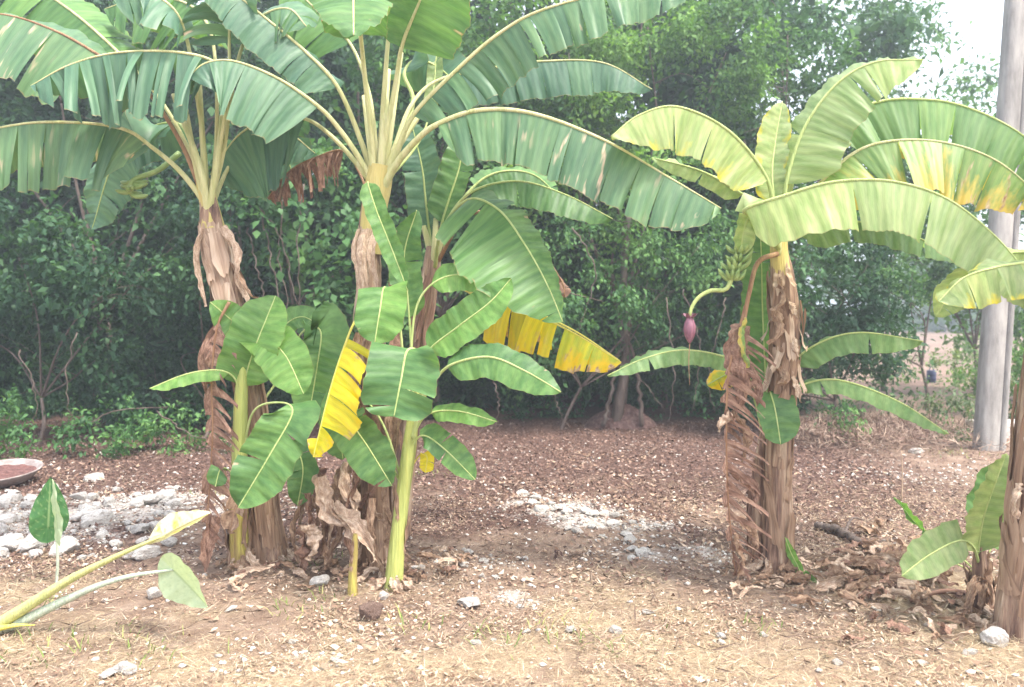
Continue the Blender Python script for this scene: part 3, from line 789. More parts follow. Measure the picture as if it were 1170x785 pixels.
tree('tree', 'broad green tree crown behind the middle banana plant', 'tree', (500, 12.2), 11.6,
     [(420, 100, 0, 95, 90), (520, 60, .2, 90, 80), (480, 200, -.1, 95, 80), (560, 130, -.2, 80, 80), (560, 20, .3, 100, 50), (560, 260, 0, 80, 60)], 'mid', .095, 1.1, .12, 7)
tree('tree', 'tall fine-leaved tree at the top centre right of the banana leaves', 'tree', (710, 11.6), 11.4,
     [(650, 60, 0, 90, 80), (740, 30, .2, 90, 60), (680, 160, -.1, 95, 70), (760, 130, .1, 80, 80), (640, 250, 0, 80, 60), (740, 240, -.2, 85, 60), (830, 60, .2, 70, 80)], 'light', .075, 1.15, .09, 8)
tree('tree', 'hanging green thicket over the dark hollow at the centre', 'tree', (640, 11.0), 10.8,
     [(640, 320, 0, 85, 60), (740, 320, .1, 80, 60), (800, 280, 0, 60, 70), (590, 390, .5, 60, 45), (800, 375, .3, 60, 40), (700, 380, .7, 60, 30)], 'mid', .065, 1.05, .05, 9, drop=.5)
tree('tree', 'leafy tree crown behind the top of the right banana plant', 'tree', (880, 11.3), 11.2,
     [(850, 160, 0, 85, 75), (930, 110, .1, 85, 80), (880, 250, 0, 80, 70), (960, 210, .2, 80, 80), (900, 40, .3, 80, 60), (1000, 150, .4, 60, 70)], 'mid', .08, 1.1, .1, 10)
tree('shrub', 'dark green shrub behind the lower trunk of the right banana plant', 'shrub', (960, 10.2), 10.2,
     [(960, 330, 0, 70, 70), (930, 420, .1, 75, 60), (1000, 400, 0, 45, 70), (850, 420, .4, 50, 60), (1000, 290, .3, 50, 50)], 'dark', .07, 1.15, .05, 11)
tree('tree', 'pale feathery tree against the white sky at the top right', 'tree', (1010, 16.5), 16.5,
     [(980, 60, 0, 75, 55), (1072, 70, .2, 52, 42), (1062, 125, 0, 55, 40), (1100, 110, .3, 32, 30), (950, 20, .2, 70, 40), (1000, 130, .3, 60, 50)], 'mid', .11, 1.0, .1, 12, gap=.15)
tree('tree', 'sparse sunlit tree standing behind the concrete pole', 'tree', (1115, 15.5), 15.5,
     [(1085, 220, 0, 75, 60), (1150, 320, .3, 70, 65), (1080, 320, 0, 55, 50), (1115, 385, .4, 45, 30), (1180, 230, 0, 60, 70), (1230, 330, 0, 60, 70), (1020, 260, .4, 60, 70)], 'light', .12, .85, .07, 13, gap=.12)
tree('tree', 'leafy green tree between the right banana crown and the concrete pole', 'tree', (1060, 13.0), 13.0,
     [(1010, 330, 0, 45, 60), (1050, 290, .2, 55, 60), (1020, 400, 0, 28, 45), (1090, 250, .3, 50, 50)], 'mid', .085, 1.0, .06, 17, gap=.1)
tree('shrub', 'pale grey-green bush left of the concrete pole', 'shrub', (1075, 10.6), 10.6,
     [(1080, 460, 0, 32, 34), (1045, 470, .2, 22, 22), (1110, 440, .6, 24, 30)], 'grey', .05, 1.4, .02, 14, gap=.12)
tree('shrub', 'leafy dark shrub at the foot of the concrete pole', 'shrub', (1098, 9.8), 9.8,
     [(1096, 500, 0, 24, 18), (1075, 505, .1, 18, 10)], 'mid', .05, 1.5, .02, 15, trunk=False)
tree('shrub', 'loose green bush at the right edge beyond the concrete pole', 'shrub', (1175, 12.0), 12.0,
     [(1180, 400, 0, 40, 70), (1170, 450, .2, 30, 40), (1130, 420, .3, 26, 50)], 'light', .07, 1.3, .03, 16, gap=.1)
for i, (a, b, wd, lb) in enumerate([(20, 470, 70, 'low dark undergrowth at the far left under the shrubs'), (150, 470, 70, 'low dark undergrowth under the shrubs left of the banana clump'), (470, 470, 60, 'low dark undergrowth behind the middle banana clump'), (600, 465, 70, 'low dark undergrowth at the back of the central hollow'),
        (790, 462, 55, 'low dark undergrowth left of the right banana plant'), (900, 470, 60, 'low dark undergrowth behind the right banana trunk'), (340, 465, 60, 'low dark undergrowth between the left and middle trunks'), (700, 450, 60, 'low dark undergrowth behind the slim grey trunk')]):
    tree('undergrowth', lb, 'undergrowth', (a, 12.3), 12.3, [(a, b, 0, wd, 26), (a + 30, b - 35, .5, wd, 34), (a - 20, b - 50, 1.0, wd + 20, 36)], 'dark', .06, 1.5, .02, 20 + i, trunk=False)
tree('shrub', 'sparse small shrub sprouting at the edge of the litter by the right clump', 'shrub', (950, 9.7), 9.7, [(945, 480, 0, 35, 16)], 'mid', .05, 1.1, .02, 26, trunk=False)

tree('tree', 'leafy tree right of the concrete pole, beyond the edge of the clearing', 'tree', (1230, 14.0), 14.0,
     [(1215, 250, 0, 55, 60), (1190, 330, .2, 50, 50), (1270, 300, 0, 70, 90), (1150, 250, .5, 40, 45)], 'mid', .085, .9, .07, 18, gap=.1)
for px, py, r_, lb in [(1030, 425, 15, 'round low bush in the pale field left of the blue drum'), (1092, 430, 13, 'small bush in the pale field right of the blue drum'), (1100, 405, 16, 'hazy bush on the far bank behind the blue drum')]:
    g = G(px, py + 14); dd_ = float(g[1]); tree('shrub', lb, 'shrub', (px, dd_), dd_, [(px, py, 0, r_ * 1.3, r_)], 'light', .09, 1.0, .02, px, trunk=False)
# second rank, closes the thicket
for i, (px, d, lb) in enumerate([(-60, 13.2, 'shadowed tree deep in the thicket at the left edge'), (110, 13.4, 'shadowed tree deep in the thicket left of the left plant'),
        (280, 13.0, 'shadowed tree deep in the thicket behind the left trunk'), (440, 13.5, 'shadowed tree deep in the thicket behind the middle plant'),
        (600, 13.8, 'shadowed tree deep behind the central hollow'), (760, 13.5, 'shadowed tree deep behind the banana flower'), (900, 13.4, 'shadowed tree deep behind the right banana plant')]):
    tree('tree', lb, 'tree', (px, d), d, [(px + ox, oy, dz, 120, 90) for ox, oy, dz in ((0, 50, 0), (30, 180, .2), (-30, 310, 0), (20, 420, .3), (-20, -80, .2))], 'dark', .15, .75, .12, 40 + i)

# farther wood: one mass
def wood():
    rs = np.random.RandomState(77); bl = []
    for x in np.arange(-20, 4.6, 1.5):
        for z in (0.8, 2.6, 4.6, 6.4):
            bl.append((x + rs.uniform(-.4, .4), 16.2 + rs.uniform(-.5, 1.2), z, 1.3, .9, 1.3))
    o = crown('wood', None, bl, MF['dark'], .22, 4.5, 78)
    tag(o, 'dark wood closing the view behind the thicket', 'wood', kind='stuff')
    bl = []
    for x in np.arange(4, 90, 4.0):
        for z in (1.5, 4.0):
            bl.append((x + rs.uniform(-1, 1), 52 + rs.uniform(-3, 6) + x * .1, z, 3.2, 2.5, 2.4))
    o = crown('wood', None, bl, MF['mid'], .55, .6, 79)
    tag(o, 'distant line of trees beyond the pale field at right', 'wood', kind='stuff')
wood()

# thin trunks, vines
def vine_bundle(pts_list, d, r, label, name='vine', cat='vine', mat=M_BARK, seed=0):
    mb = MB(); rnd = random.Random(seed)
    P0 = W(pts_list[0][-1][0], pts_list[0][-1][1], d)
    root = np.array([P0[0], P0[1], P0[2]])
    for pl in pts_list:
        P = np.array([W(p[0], p[1], d + (p[2] if len(p) > 2 else 0)) for p in pl])
        P = spline(P, 22); P += np.array([[0.02 * math.sin(i * .9 + rnd.random() * 6), 0.02 * math.cos(i * 1.1), 0] for i in range(22)])
        mb.add(*tube(P, np.linspace(r, r * .45, 22) * rnd.uniform(.7, 1.2), 6))
    o = mb.build(name, mat, None, origin=root); tag(o, label, cat); return o
vine_bundle([[(705, 489), (712, 430), (716, 370), (712, 300), (718, 240)]], 11.1, .075, 'slim grey tree trunk in the middle of the thicket', 'bare_tree', 'tree')
vine_bundle([[(735, 487), (728, 430), (716, 380)], [(690, 487), (700, 440), (706, 400)]], 11.0, .03, 'two thin leaning stems beside the slim grey trunk', 'sapling', 'sapling')
vine_bundle([[(300, 240), (310, 300), (322, 350), (330, 390)], [(290, 230), (320, 270), (335, 330), (350, 380)], [(325, 220), (318, 290), (330, 360), (325, 420)], [(345, 210), (340, 300), (348, 400)], [(282, 260), (300, 330), (312, 380)]], 9.9, .010,
            'bare hanging vines tangled between the left and middle trunks')
vine_bundle([[(600, 300), (640, 330), (690, 345)], [(655, 260), (680, 310), (660, 380)], [(780, 330), (800, 400), (790, 470)], [(760, 340), (770, 420), (765, 480)], [(560, 420), (570, 460), (565, 490)], [(830, 340), (810, 420), (815, 470)], [(620, 420), (640, 470), (650, 490)], [(700, 410), (730, 430), (760, 470)]], 10.3, .009,
            'thin bare twigs trailing across the dark central hollow')
vine_bundle([[(180, 470), (215, 495), (245, 505)], [(95, 490), (130, 470), (190, 465)], [(20, 400), (40, 450), (35, 520)], [(85, 380), (75, 440), (88, 500)]], 8.9, .008, 'pale dry twigs poking out of the left undergrowth')

# brown mound at the foot of the slim trunk
def mound():
    g = G(712, 489); g[1] += .25
    V = []; n = 40
    u = np.linspace(-1, 1, n); X, Y = np.meshgrid(u, u)
    r = np.sqrt(X ** 2 + Y ** 2); Z = 0.36 * np.clip(1 - r ** 2, 0, 1) * (0.7 + .6 * fbm(X * 2 + 5, Y * 2, 5)) + gh(g[0] + X * .5, g[1] + Y * .4) - 0.03
    V = np.stack([g[0] + X * .55, g[1] + Y * .42, Z], -1).reshape(-1, 3)
    m, t = new_mat('mound_soil'); oc = N(t, 'ShaderNodeTexCoord').outputs['Object']; nn = noise(t, oc, 22, 6, .7)
    finish(t, ramp(t, nn, [(.3, (.07, .04, .038)), (.5, (.15, .09, .08)), (.7, (.27, .18, .15))]), .95, nn, .9, .04, spec=.1)
    o = mesh_obj('soil_mound', V, grid_faces(n, n), m, None, origin=g); tag(o, 'low brown mound of soil at the foot of the slim grey trunk', 'soil mound')
mound()

# ------------------------------------------------------------------ concrete pole
def pole():
    b = on(1130, 516); dd = b[1]
    top = W(1167, -40, dd)
    root = empty('utility_pole', tuple(b)); tag(root, 'tall tapered concrete pole leaning slightly, beyond the right banana plant', 'utility pole')
    m, t = new_mat('pole_concrete'); oc = N(t, 'ShaderNodeTexCoord').outputs['Object']
    n = noise(t, mapping(t, oc, (3, 3, .7)), 3, 6, .6); n2 = noise(t, oc, 60, 4, .7)
    c = ramp(t, n, [(.3, (.17, .16, .15)), (.5, (.30, .285, .27)), (.72, (.42, .40, .375))])
    c = mixc(t, mathn(t, 'MULTIPLY_ADD', n2, 5, -2.9, clamp=True), c, (.34, .31, .30))
    finish(t, c, .85, mathn(t, 'ADD', n, n2), .5, .01, spec=.2)
    m2, t2 = new_mat('pole_groove'); finish(t2, (.10, .09, .10), .9)
    T = nrm(top - b); k = dd / FPX
    X = nrm(np.cross(np.array([0, 1.0, 0]), T)); Y = np.cross(T, X)
    # H-like section: flat front face, bevelled edges, recessed groove near the right
    sec = np.array([(-15, -6), (-13, -9), (6, -9), (6.6, -7.4), (8.2, -7.4), (8.8, -9), (13.5, -9), (15, -7), (15, 9), (12, 11), (-12, 11), (-15, 8)], float)
    rings = []
    for q in np.linspace(-.03, 1, 14):
        s_ = k * (1.0 - .16 * q); rings.append(b + (top - b) * q + s_ * (sec[:, :1] * X + sec[:, 1:] * -Y * -1))
    V = np.vstack(rings); ns = len(sec)
    o = mesh_obj('shaft', V, grid_faces(14, ns, 0, True), m, root, smooth=False)
    cv = [b + T * .0 + k * ((7.4) * X + (-7.2) * Y), b + (top - b) * .99 + k * .84 * (7.4 * X - 7.2 * Y)]
    Vt, Ft = tube(spline(cv, 8), .006, 6); mesh_obj('cable', Vt, Ft, m2, root)
pole()

# far things at right: pale slab, blue drum
def far_bits():
    import bmesh
    m, t = new_mat('slab_concrete'); oc = N(t, 'ShaderNodeTexCoord').outputs['Object']; n = noise(t, oc, 4, 5, .6)
    finish(t, ramp(t, n, [(.3, (.50, .42, .38)), (.7, (.68, .61, .57))]), .9, n, .4, .02)
    g = G(1185, 512)
    bm = bmesh.new(); bmesh.ops.create_cube(bm, size=1)
    for v in bm.verts: v.co = Vector((v.co.x * 1.6, v.co.y * .5, v.co.z * .22 + .09))
    bmesh.ops.bevel(bm, geom=bm.edges[:], offset=.02, segments=2, affect='EDGES')
    me = bpy.data.meshes.new('low_wall'); bm.to_mesh(me); bm.free(); me.materials.append(m)
    o = bpy.data.objects.new('low_wall', me); COL.objects.link(o); o.location = (g[0] + .55, g[1] + .9, 0.0)
    tag(o, 'low pale concrete kerb wall behind the pole at the right edge', 'low wall')
    m, t = new_mat('drum_blue'); finish(t, (.02, .03, .09), .5)
    g = G(1064, 437); b = on(1064, 437); k = b[1] / FPX
    root = empty('drum', tuple(b)); tag(root, 'small dark blue drum standing in the pale field far behind', 'drum')
    r = 5.0 * k; prof_ = [(0, .92), (.04, 1), (.3, 1), (.33, 1.05), (.36, 1), (.63, 1), (.66, 1.05), (.69, 1), (.95, 1), (1.0, .93), (1.0, .8), (.97, .78), (.97, .01)]
    th = np.linspace(0, 6.283, 24, endpoint=False); H = 14 * k
    V = np.vstack([[b + np.array([r * q * math.cos(a), r * q * math.sin(a), h * H]) for a in th] for h, q in prof_])
    mesh_obj('body', V, grid_faces(len(prof_), 24, 0, True), m, root)
    Vt, Ft = tube(spline([b + [-.5 * r, 0, H], b + [-.3 * r, 0, H * 1.25], b + [.3 * r, 0, H * 1.25], b + [.5 * r, 0, H]], 12), r * .12, 6); mesh_obj('handle', Vt, Ft, m, root)
far_bits()

# basin of dead leaves at the left edge
def basin():
    c = G(-2, 553); c[2] = 0
    c[2] = float(gh(c[0], c[1]))
    root = empty('basin', tuple(c)); tag(root, 'shallow tilted round basin full of dead leaves at the left edge', 'basin')
    m, t = new_mat('basin_plastic'); oc = N(t, 'ShaderNodeTexCoord').outputs['Object']; n = noise(t, oc, 9, 5, .6)
    finish(t, ramp(t, n, [(.3, (.16, .12, .11)), (.6, (.34, .29, .27)), (.8, (.55, .50, .47))]), .7, n, .4, .01)
    m2, t2 = new_mat('basin_soil'); oc = N(t2, 'ShaderNodeTexCoord').outputs['Object']; n = noise(t2, oc, 25, 6, .7)
    finish(t2, ramp(t2, n, [(.3, (.05, .02, .02)), (.55, (.16, .07, .06)), (.75, (.30, .17, .14))]), .9, n, .9, .03)
    pr = [(.0, .26), (.0, .30), (.13, .385), (.155, .40), (.17, .405), (.175, .395), (.165, .38), (.15, .375), (.05, .31)]
    th = np.linspace(0, 6.283, 64, endpoint=False)
    tilt = .16; ct, st_ = math.cos(tilt), math.sin(tilt)
    def tf(p):
        # front edge low, back edge raised; left side slightly raised
        x, y, z = p; z2 = z * .6 + y * .10 + .04
        return c + np.array([x * .92, y * .92, z2])
    V = np.array([tf((r * math.cos(a), r * math.sin(a), h)) for h, r in pr for a in th])
    mesh_obj('rim', V, grid_faces(len(pr), 64, 0, True), m, root)
    rr = np.linspace(0, .345, 12)
    V = np.array([tf((r * math.cos(a), r * math.sin(a), .10 + .02 * mn.noise(Vector((r * math.cos(a) * 14, r * math.sin(a) * 14, 0))))) for r in rr for a in th])
    mesh_obj('soil', V, grid_faces(12, 64, 0, True), m2, root)
basin()

# ------------------------------------------------------------------ banana plants
def plant(px, py, label, cat='banana plant', name='banana_plant', group=None):
    b = on(px, py); r = empty(name, tuple(b)); tag(r, label, cat, group); return r, b[1]
HANG = (0, -1, .25); BACK = (0, -.75, -.75)
def skirt(root, px, py, d, seed, rpx=26, n=9, hpx=30, mat='brown'):
    """dry scraps leaning round the foot of a stem"""
    rnd = random.Random(seed)
    for i in range(n):
        a = rnd.uniform(math.pi, 2 * math.pi) if i % 2 else rnd.uniform(0, 6.28); r = rpx * rnd.uniform(.5, 1.1) / FPX * d
        b = W(px, py, d); b = b + np.array([math.cos(a) * r, math.sin(a) * r * .8, 0]); b[2] = float(gh(b[0], b[1])) + .01
        h = hpx * rnd.uniform(.3, 1.2) / FPX * d
        top = b + np.array([-math.cos(a) * r * .55, -math.sin(a) * r * .4, h])
        ribbon(root, [b + np.array([math.cos(a) * .05, math.sin(a) * .05, 0]), (b + top) / 2 + np.array([rnd.uniform(-.02, .02), -.02, 0]), top], rnd.uniform(.015, .035), MD[mat if rnd.random() < .7 else 'pale'], seed * 31 + i, 'dead_leaf', rnd.uniform(-1, 2))

# ---- left plant (A)
A, dA = plant(306, 648, 'tall left banana plant with dark drooping torn crown and peeling pale sheath')
Q = stem_axis([(310, 652, 22), (302, 590, 17), (292, 500, 14), (276, 400, 13.5), (258, 325, 15), (248, 285, 15.5), (243, 262, 13.5), (240, 240, 11), (236, 215, 7)], dA)
pseudostem(A, Q, MS['trunk'], 1, rough=.12)
sheaths(A, Q, 26, MD['brown'], 1, 0, .62, .12, (.15, .45))
sheaths(A, Q, 16, MD['pale'], 2, .60, .92, .16, (.10, .24), hang=True)
nk = stem_axis([(243, 262, 14), (240, 240, 10.5), (234, 215, 9), (228, 196, 6)], dA); pseudostem(A, nk, MS['neck'], 3, 'stem_neck', .05)
ribbon(A, [W(233, 262, dA - .07), W(227, 285, dA - .1), W(230, 320, dA - .09), W(237, 350, dA - .08)], .035, MD['pale'], 3, 'dry_sheath', .5, .1)
ribbon(A, [W(252, 260, dA - .1), W(268, 290, dA - .12), W(268, 318, dA - .1), W(278, 340, dA - .08)], .045, MD['pale'], 5, 'dry_sheath', .7, .12)
ribbon(A, [W(262, 300, dA - .08), W(285, 336, dA - .12), W(295, 341, dA - .12)], .02, MD['brown'], 6, 'dry_sheath', .7, .12)
L = banana_leaf
# low left leaf, hanging near side
L(A, dA, [(238, 240, 0), (222, 215, -.03), (200, 190, -.05), (172, 167, -.1), (145, 149, -.15), (100, 141, -.2), (30, 141, -.25), (-40, 158, -.3), (-90, 195, -.35)], 3, (74, (-.25, -1, .25)), (66, (-.1, -.3, -1)), 'scar', 'petiole', (13, 5), g=.5, jit=.12, shrink=.10, seed=1, rp=.02)
# broad horizontal leaf across the top
L(A, dA, [(240, 238, 0), (250, 180, -.06), (258, 110, -.18), (248, 74, -.28), (205, 60, -.36), (135, 60, -.42), (80, 74, -.47), (35, 98, -.5)], 2.9, (76, (.08, -1, .3)), (70, (0, -.25, -1)), 'deep', 'petiole', (17, 6), g=.5, jit=.24, shrink=.10, seed=2, pleat=.012)
L(A, dA, [(238, 240, 0), (246, 180, 0), (248, 120, .0), (246, 70, .05), (238, 30, .1), (215, 5, .15), (170, -5, .2), (120, 10, .25)], 4, (66, (0, -1, .2)), (60, (0, -.2, -1)), 'green', 'petiole', (8, 4), g=.45, jit=.14, seed=3)
# two leaves running to the upper left corner
L(A, dA, [(236, 235, .05), (215, 170, .1), (180, 110, .12), (133, 58, .15), (75, 8, .2), (10, -30, .25), (-60, -50, .3)], 2.8, (66, (-.55, -.8, .3)), (50, (.3, .4, -.9)), 'green', 'petiole', (4, 3), g=.25, seed=4)
L(A, dA, [(236, 235, 0), (205, 160, -.05), (160, 95, -.1), (108, 60, -.15), (60, 34, -.2), (0, 16, -.25), (-70, 20, -.3)], 2.6, (80, (-.05, -1, .35)), (50, (-.2, .5, -.8)), 'scar', 'midbrown', (7, 3), g=.35, jit=.1, seed=5, shrink=.08)
# leaves at the top going right and up
L(A, dA, [(240, 235, 0), (256, 170, -.05), (262, 110, -.08), (262, 50, -.1), (262, 0, -.15), (258, -50, -.2)], 3, (44, (1, -.2, .3)), (52, (-1, -.25, .3)), 'deeptorn', 'petiole', (7, 7), g=.55, jit=.2, shrink=.18, seed=6, holes=.06)
L(A, dA, [(238, 238, .1), (225, 190, .3), (212, 150, .5), (196, 140, .7), (165, 150, .8), (130, 185, .85), (105, 262, .9)], 2.6, (46, (1, -.3, .2)), (40, (-1, -.2, -.3)), 'deep', 'midrib', (3, 3), g=.4, seed=7)
L(A, dA, [(240, 238, .1), (256, 200, .4), (268, 165, .6), (290, 150, .75), (320, 165, .9), (335, 200, 1.0)], 2.6, (55, (-.6, -1, .2)), (40, (.7, -.3, -.6)), 'deep', 'midrib', (5, 3), g=.4, seed=8)
L(A, dA, [(240, 236, .02), (254, 170, .02), (266, 100, .0), (278, 50, -.05), (300, 18, -.1), (330, 10, -.15), (350, 30, -.18)], 3, (44, (-.1, -1, .3)), (40, (.2, .4, -1)), 'deeptorn', 'petiole', (9, 4), g=.5, jit=.25, seed=14, rp=.018)
L(A, dA, [(238, 236, 0), (232, 160, -.02), (222, 90, -.1), (212, 40, -.2), (196, 8, -.3), (165, -8, -.35), (130, 0, -.4)], 3, (46, (0, -1, .3)), (36, (0, 0, -1)), 'deep', 'petiole', (8, 4), g=.5, jit=.25, seed=15, rp=.018)
L(A, dA, [(242, 236, .05), (262, 190, .25), (290, 160, .4), (325, 150, .5), (360, 175, .6)], 2, (40, (0, -1, .2)), (34, (0, -.2, -1)), 'deep', 'petiole', (6, 3), g=.5, jit=.15, seed=16, rp=.016)
for i, (x1, y1, x2, y2) in enumerate([(222, 180, 208, 100), (232, 170, 228, 92), (250, 170, 258, 88), (228, 190, 198, 108)]):
    Pp = spline([W(238, 246, dA - .03), W(x1, y1, dA - .03 - .02 * i), W(x2, y2, dA - .02)], 20)
    Vt, Ft = tube(Pp, np.linspace(.024, .014, 20), 8); mesh_obj('petiole', Vt, Ft, MS['petiole'], A)
m_ban, t_ = new_mat('banana_green'); oc = N(t_, 'ShaderNodeTexCoord').outputs['Object']; n_ = noise(t_, oc, 14, 3)
finish(t_, ramp(t_, n_, [(.3, (.15, .25, .07)), (.7, (.30, .40, .14))]), .45)
# young bunch, half hidden
mb = MB(); rnd = random.Random(4)
mb.add(*tube(spline([W(205, 175, dA + .2), W(180, 195, dA + .1), W(152, 206, dA + .05), W(148, 222, dA + .05)], 16), np.linspace(.02, .015, 16), 8))
bun = mb.build('fruit_stalk', m_ban, A)
def banana_fruit(parent, p, dir_, up, ln, r, mat, bend=.35):
    P = [p + dir_ * ln * q + up * bend * ln * (q ** 2) for q in (0, .3, .65, 1)]
    Pq = spline(P, 12); R = r * np.array([.35, .6, .9, 1, 1.02, 1.03, 1.02, 1, .95, .8, .5, .22]); Vt, Ft = tube(Pq, R, 7); return mesh_obj('banana', Vt, Ft, mat, parent)
for i in range(14):
    a = rnd.uniform(0, 6.28); p = W(150, 205 + 1.4 * i, dA + .05)
    banana_fruit(bun, p, nrm(np.array([math.cos(a), math.sin(a) * .6, -.25])), np.array([0, 0, 1.0]), .10, .016, m_ban)

# hanging shredded dead leaf at the left of the clump
L(A, dA, [(262, 345, -.14), (248, 375, -.16), (242, 430, -.18), (243, 490, -.2), (240, 550, -.2), (236, 610, -.2), (238, 640, -.2)], .8, (40, (1, .15, .35)), (10, (-1, -.5, .2)), 'rust', 'midbrown', (30, 12), g=.45, shrink=.82, jit=.3, seed=12, lean=.35, name='dead_leaf', holes=.05, rp=.012)
ribbon(A, [W(250, 370, dA - .12), W(234, 400, dA - .16), W(236, 440, dA - .16), W(246, 470, dA - .14)], .03, MD['rust'], 22, 'dead_leaf', 1.0, .3)
ribbon(A, [W(246, 590, dA - .18), W(238, 620, dA - .22), W(236, 660, dA - .24)], .045, MD['rust'], 23, 'dead_leaf', 1.0, .2)
skirt(A, 306, 648, dA, 61, 30, 12, 26)

# ---- left sucker
S1, d1 = plant(276, 655, 'young banana plant with broad bright leaves before the left trunk')
Q = stem_axis([(276, 658, 14), (273, 600, 11.5), (273, 540, 9), (275, 470, 8), (277, 425, 6)], d1)
pseudostem(S1, Q, MS['trunkgreen'], 5, rough=.08); sheaths(S1, Q, 12, MD['brown'], 7, 0, .5, .2, (.15, .35))
Q2 = stem_axis([(273, 560, 8.5), (275, 470, 8), (277, 425, 6), (279, 408, 4)], d1 - .02); pseudostem(S1, Q2, MS['young'], 6, 'inner_stem', .03)
L(S1, d1, [(276, 470, 0), (270, 436, -.05), (255, 424, -.1), (230, 424, -.15), (205, 430, -.2), (171, 444, -.25)], 1.6, (13, (0, -1, .5)), (15, (0, -.2, -1)), 'fresh', 'midrib', 0, g=.3, seed=20, rp=.009)
L(S1, d1, [(277, 470, 0), (281, 430, -.03), (292, 395, -.05), (304, 365, -.02), (315, 338, .05)], .7, (30, (1, -.1, .2)), (34, (-1, .1, .3)), 'fresh', 'midrib', 0, g=.05, seed=21, rp=.009)
L(S1, d1, [(276, 465, .02), (284, 415, .04), (276, 380, .03), (260, 362, 0), (240, 345, -.05)], 1.1, (20, (-.3, -1, .3)), (20, (.3, 1, -.2)), 'fresh', 'midrib', 0, g=.1, seed=22, rp=.009)
L(S1, d1, [(277, 480, .03), (284, 420, .05), (300, 388, .0), (325, 405, -.08), (347, 450, -.12)], 1.5, (30, (-.9, -.6, .4)), (26, (.9, .5, -.1)), 'fresh', 'midrib', 0, g=.15, seed=23, rp=.009)
L(S1, d1, [(277, 520, 0), (290, 470, -.1), (320, 460, -.2), (334, 472, -.28), (308, 520, -.34), (272, 580, -.38)], 2.4, (32, (.9, -.35, .3)), (30, (-.9, .3, .3)), 'green', 'midrib', 1, g=.12, seed=24, rp=.009)
L(S1, d1, [(277, 490, .05), (320, 430, .2), (345, 380, .25), (366, 378, .22), (362, 420, .18), (352, 480, .12)], 2.2, (36, (1, 0, .3)), (30, (-1, 0, .3)), 'green', 'midrib', 1, g=.15, seed=25, rp=.009)
L(S1, d1, [(277, 470, .06), (305, 400, .2), (325, 372, .28), (345, 362, .3), (366, 372, .3)], 1.5, (14, (.3, -1, .3)), (16, (-.2, 1, -.3)), 'green', 'midrib', 0, g=.1, seed=26, rp=.007)
L(S1, d1, [(277, 540, .05), (310, 505, .05), (335, 510, .02), (346, 535, 0), (340, 578, -.02)], 1.8, (18, (1, 0, .2)), (17, (-1, 0, .3)), 'green', 'midrib', 2, g=.1, seed=27, rp=.008)
L(S1, d1, [(276, 560, -.05), (262, 538, -.1), (252, 536, -.12), (246, 556, -.14)], 1.2, (14, (1, 0, .2)), (12, (-1, 0, .3)), 'green', 'midrib', 0, g=.2, seed=28, rp=.006)
L(S1, d1, [(277, 560, 0), (292, 560, -.08), (272, 575, -.16), (262, 610, -.2)], 1.4, (13, (1, 0, .4)), (13, (-1, 0, .4)), 'brown', 'midbrown', 4, g=.3, jit=.4, seed=29, name='dead_leaf', rp=.006)
skirt(S1, 276, 655, d1, 62, 20, 8, 24)

# ---- middle plant (B)
B_, dB = plant(430, 650, 'tall middle banana plant with wide crown of long arching leaves')
Q = stem_axis([(430, 656, 20), (430, 600, 15.5), (429, 520, 13), (426, 440, 12.5), (422, 350, 12), (422, 280, 12.5), (430, 225, 14), (434, 190, 10)], dB)
pseudostem(B_, Q, MS['trunk'], 8, rough=.12); sheaths(B_, Q, 26, MD['brown'], 9, 0, .6, .15, (.15, .45)); sheaths(B_, Q, 14, MD['pale'], 10, .5, .86, .2, (.12, .26), hang=True)
nk = stem_axis([(423, 290, 13.5), (428, 240, 14), (432, 215, 15), (436, 190, 14)], dB - .01); pseudostem(B_, nk, MS['neck'], 11, 'stem_neck', .05)
for i, (x, ww) in enumerate([(412, .03), (418, .035), (408, .025), (425, .03), (405, .02)]):
    ribbon(B_, [W(x + 6, 262, dB - .09), W(x, 290, dB - .12), W(x - 2 + 3 * i, 325, dB - .11), W(x + 4, 352, dB - .1)], ww, MD['pale'], 40 + i, 'dry_sheath', .6, .12)
L(B_, dB, [(430, 215, 0), (412, 160, 0), (386, 100, -.05), (352, 62, -.1), (305, 22, -.15), (262, -10, -.2), (215, -25, -.25)], 2, (42, (-.15, -1, .3)), (46, (.2, .2, -1)), 'deep', 'petiole', (5, 3), g=.4, seed=30, rp=.02)
L(B_, dB, [(430, 215, 0), (410, 180, -.04), (388, 148, -.08), (364, 122, -.12), (318, 90, -.2), (268, 70, -.28), (235, 72, -.33), (215, 88, -.36)], 3, (72, (-.1, -1, .3)), (60, (0, -.1, -1)), 'deep', 'petiole', (3, 2), g=.3, seed=31, rp=.02)
L(B_, dB, [(430, 218, .02), (406, 185, .08), (378, 155, .12), (349, 136, .18), (310, 136, .22), (272, 155, .26), (240, 200, .3)], 3, (88, (-.05, -1, .05)), (56, (0, .2, -1)), 'deep', 'petiole', (3, 2), g=.35, seed=32, rp=.018)
L(B_, dB, [(430, 212, -.02), (424, 150, -.08), (417, 90, -.15), (412, 40, -.3), (408, 5, -.5), (404, -10, -.75), (404, 40, -1.0)], 3, (38, (1, -.35, 0), (1, -.1, .3)), (40, (-1, -.35, 0), (-1, -.1, .3)), 'green', 'petiole', (1, 1), g=.45, seed=33, rp=.02)
L(B_, dB, [(432, 212, 0), (436, 150, -.03), (440, 90, -.06), (444, 40, -.1), (450, -10, -.2), (458, -60, -.35)], 3, (34, (-1, -.3, .2)), (56, (1, -.35, .2)), 'green', 'petiole', (1, 1), g=.3, seed=34, rp=.02)
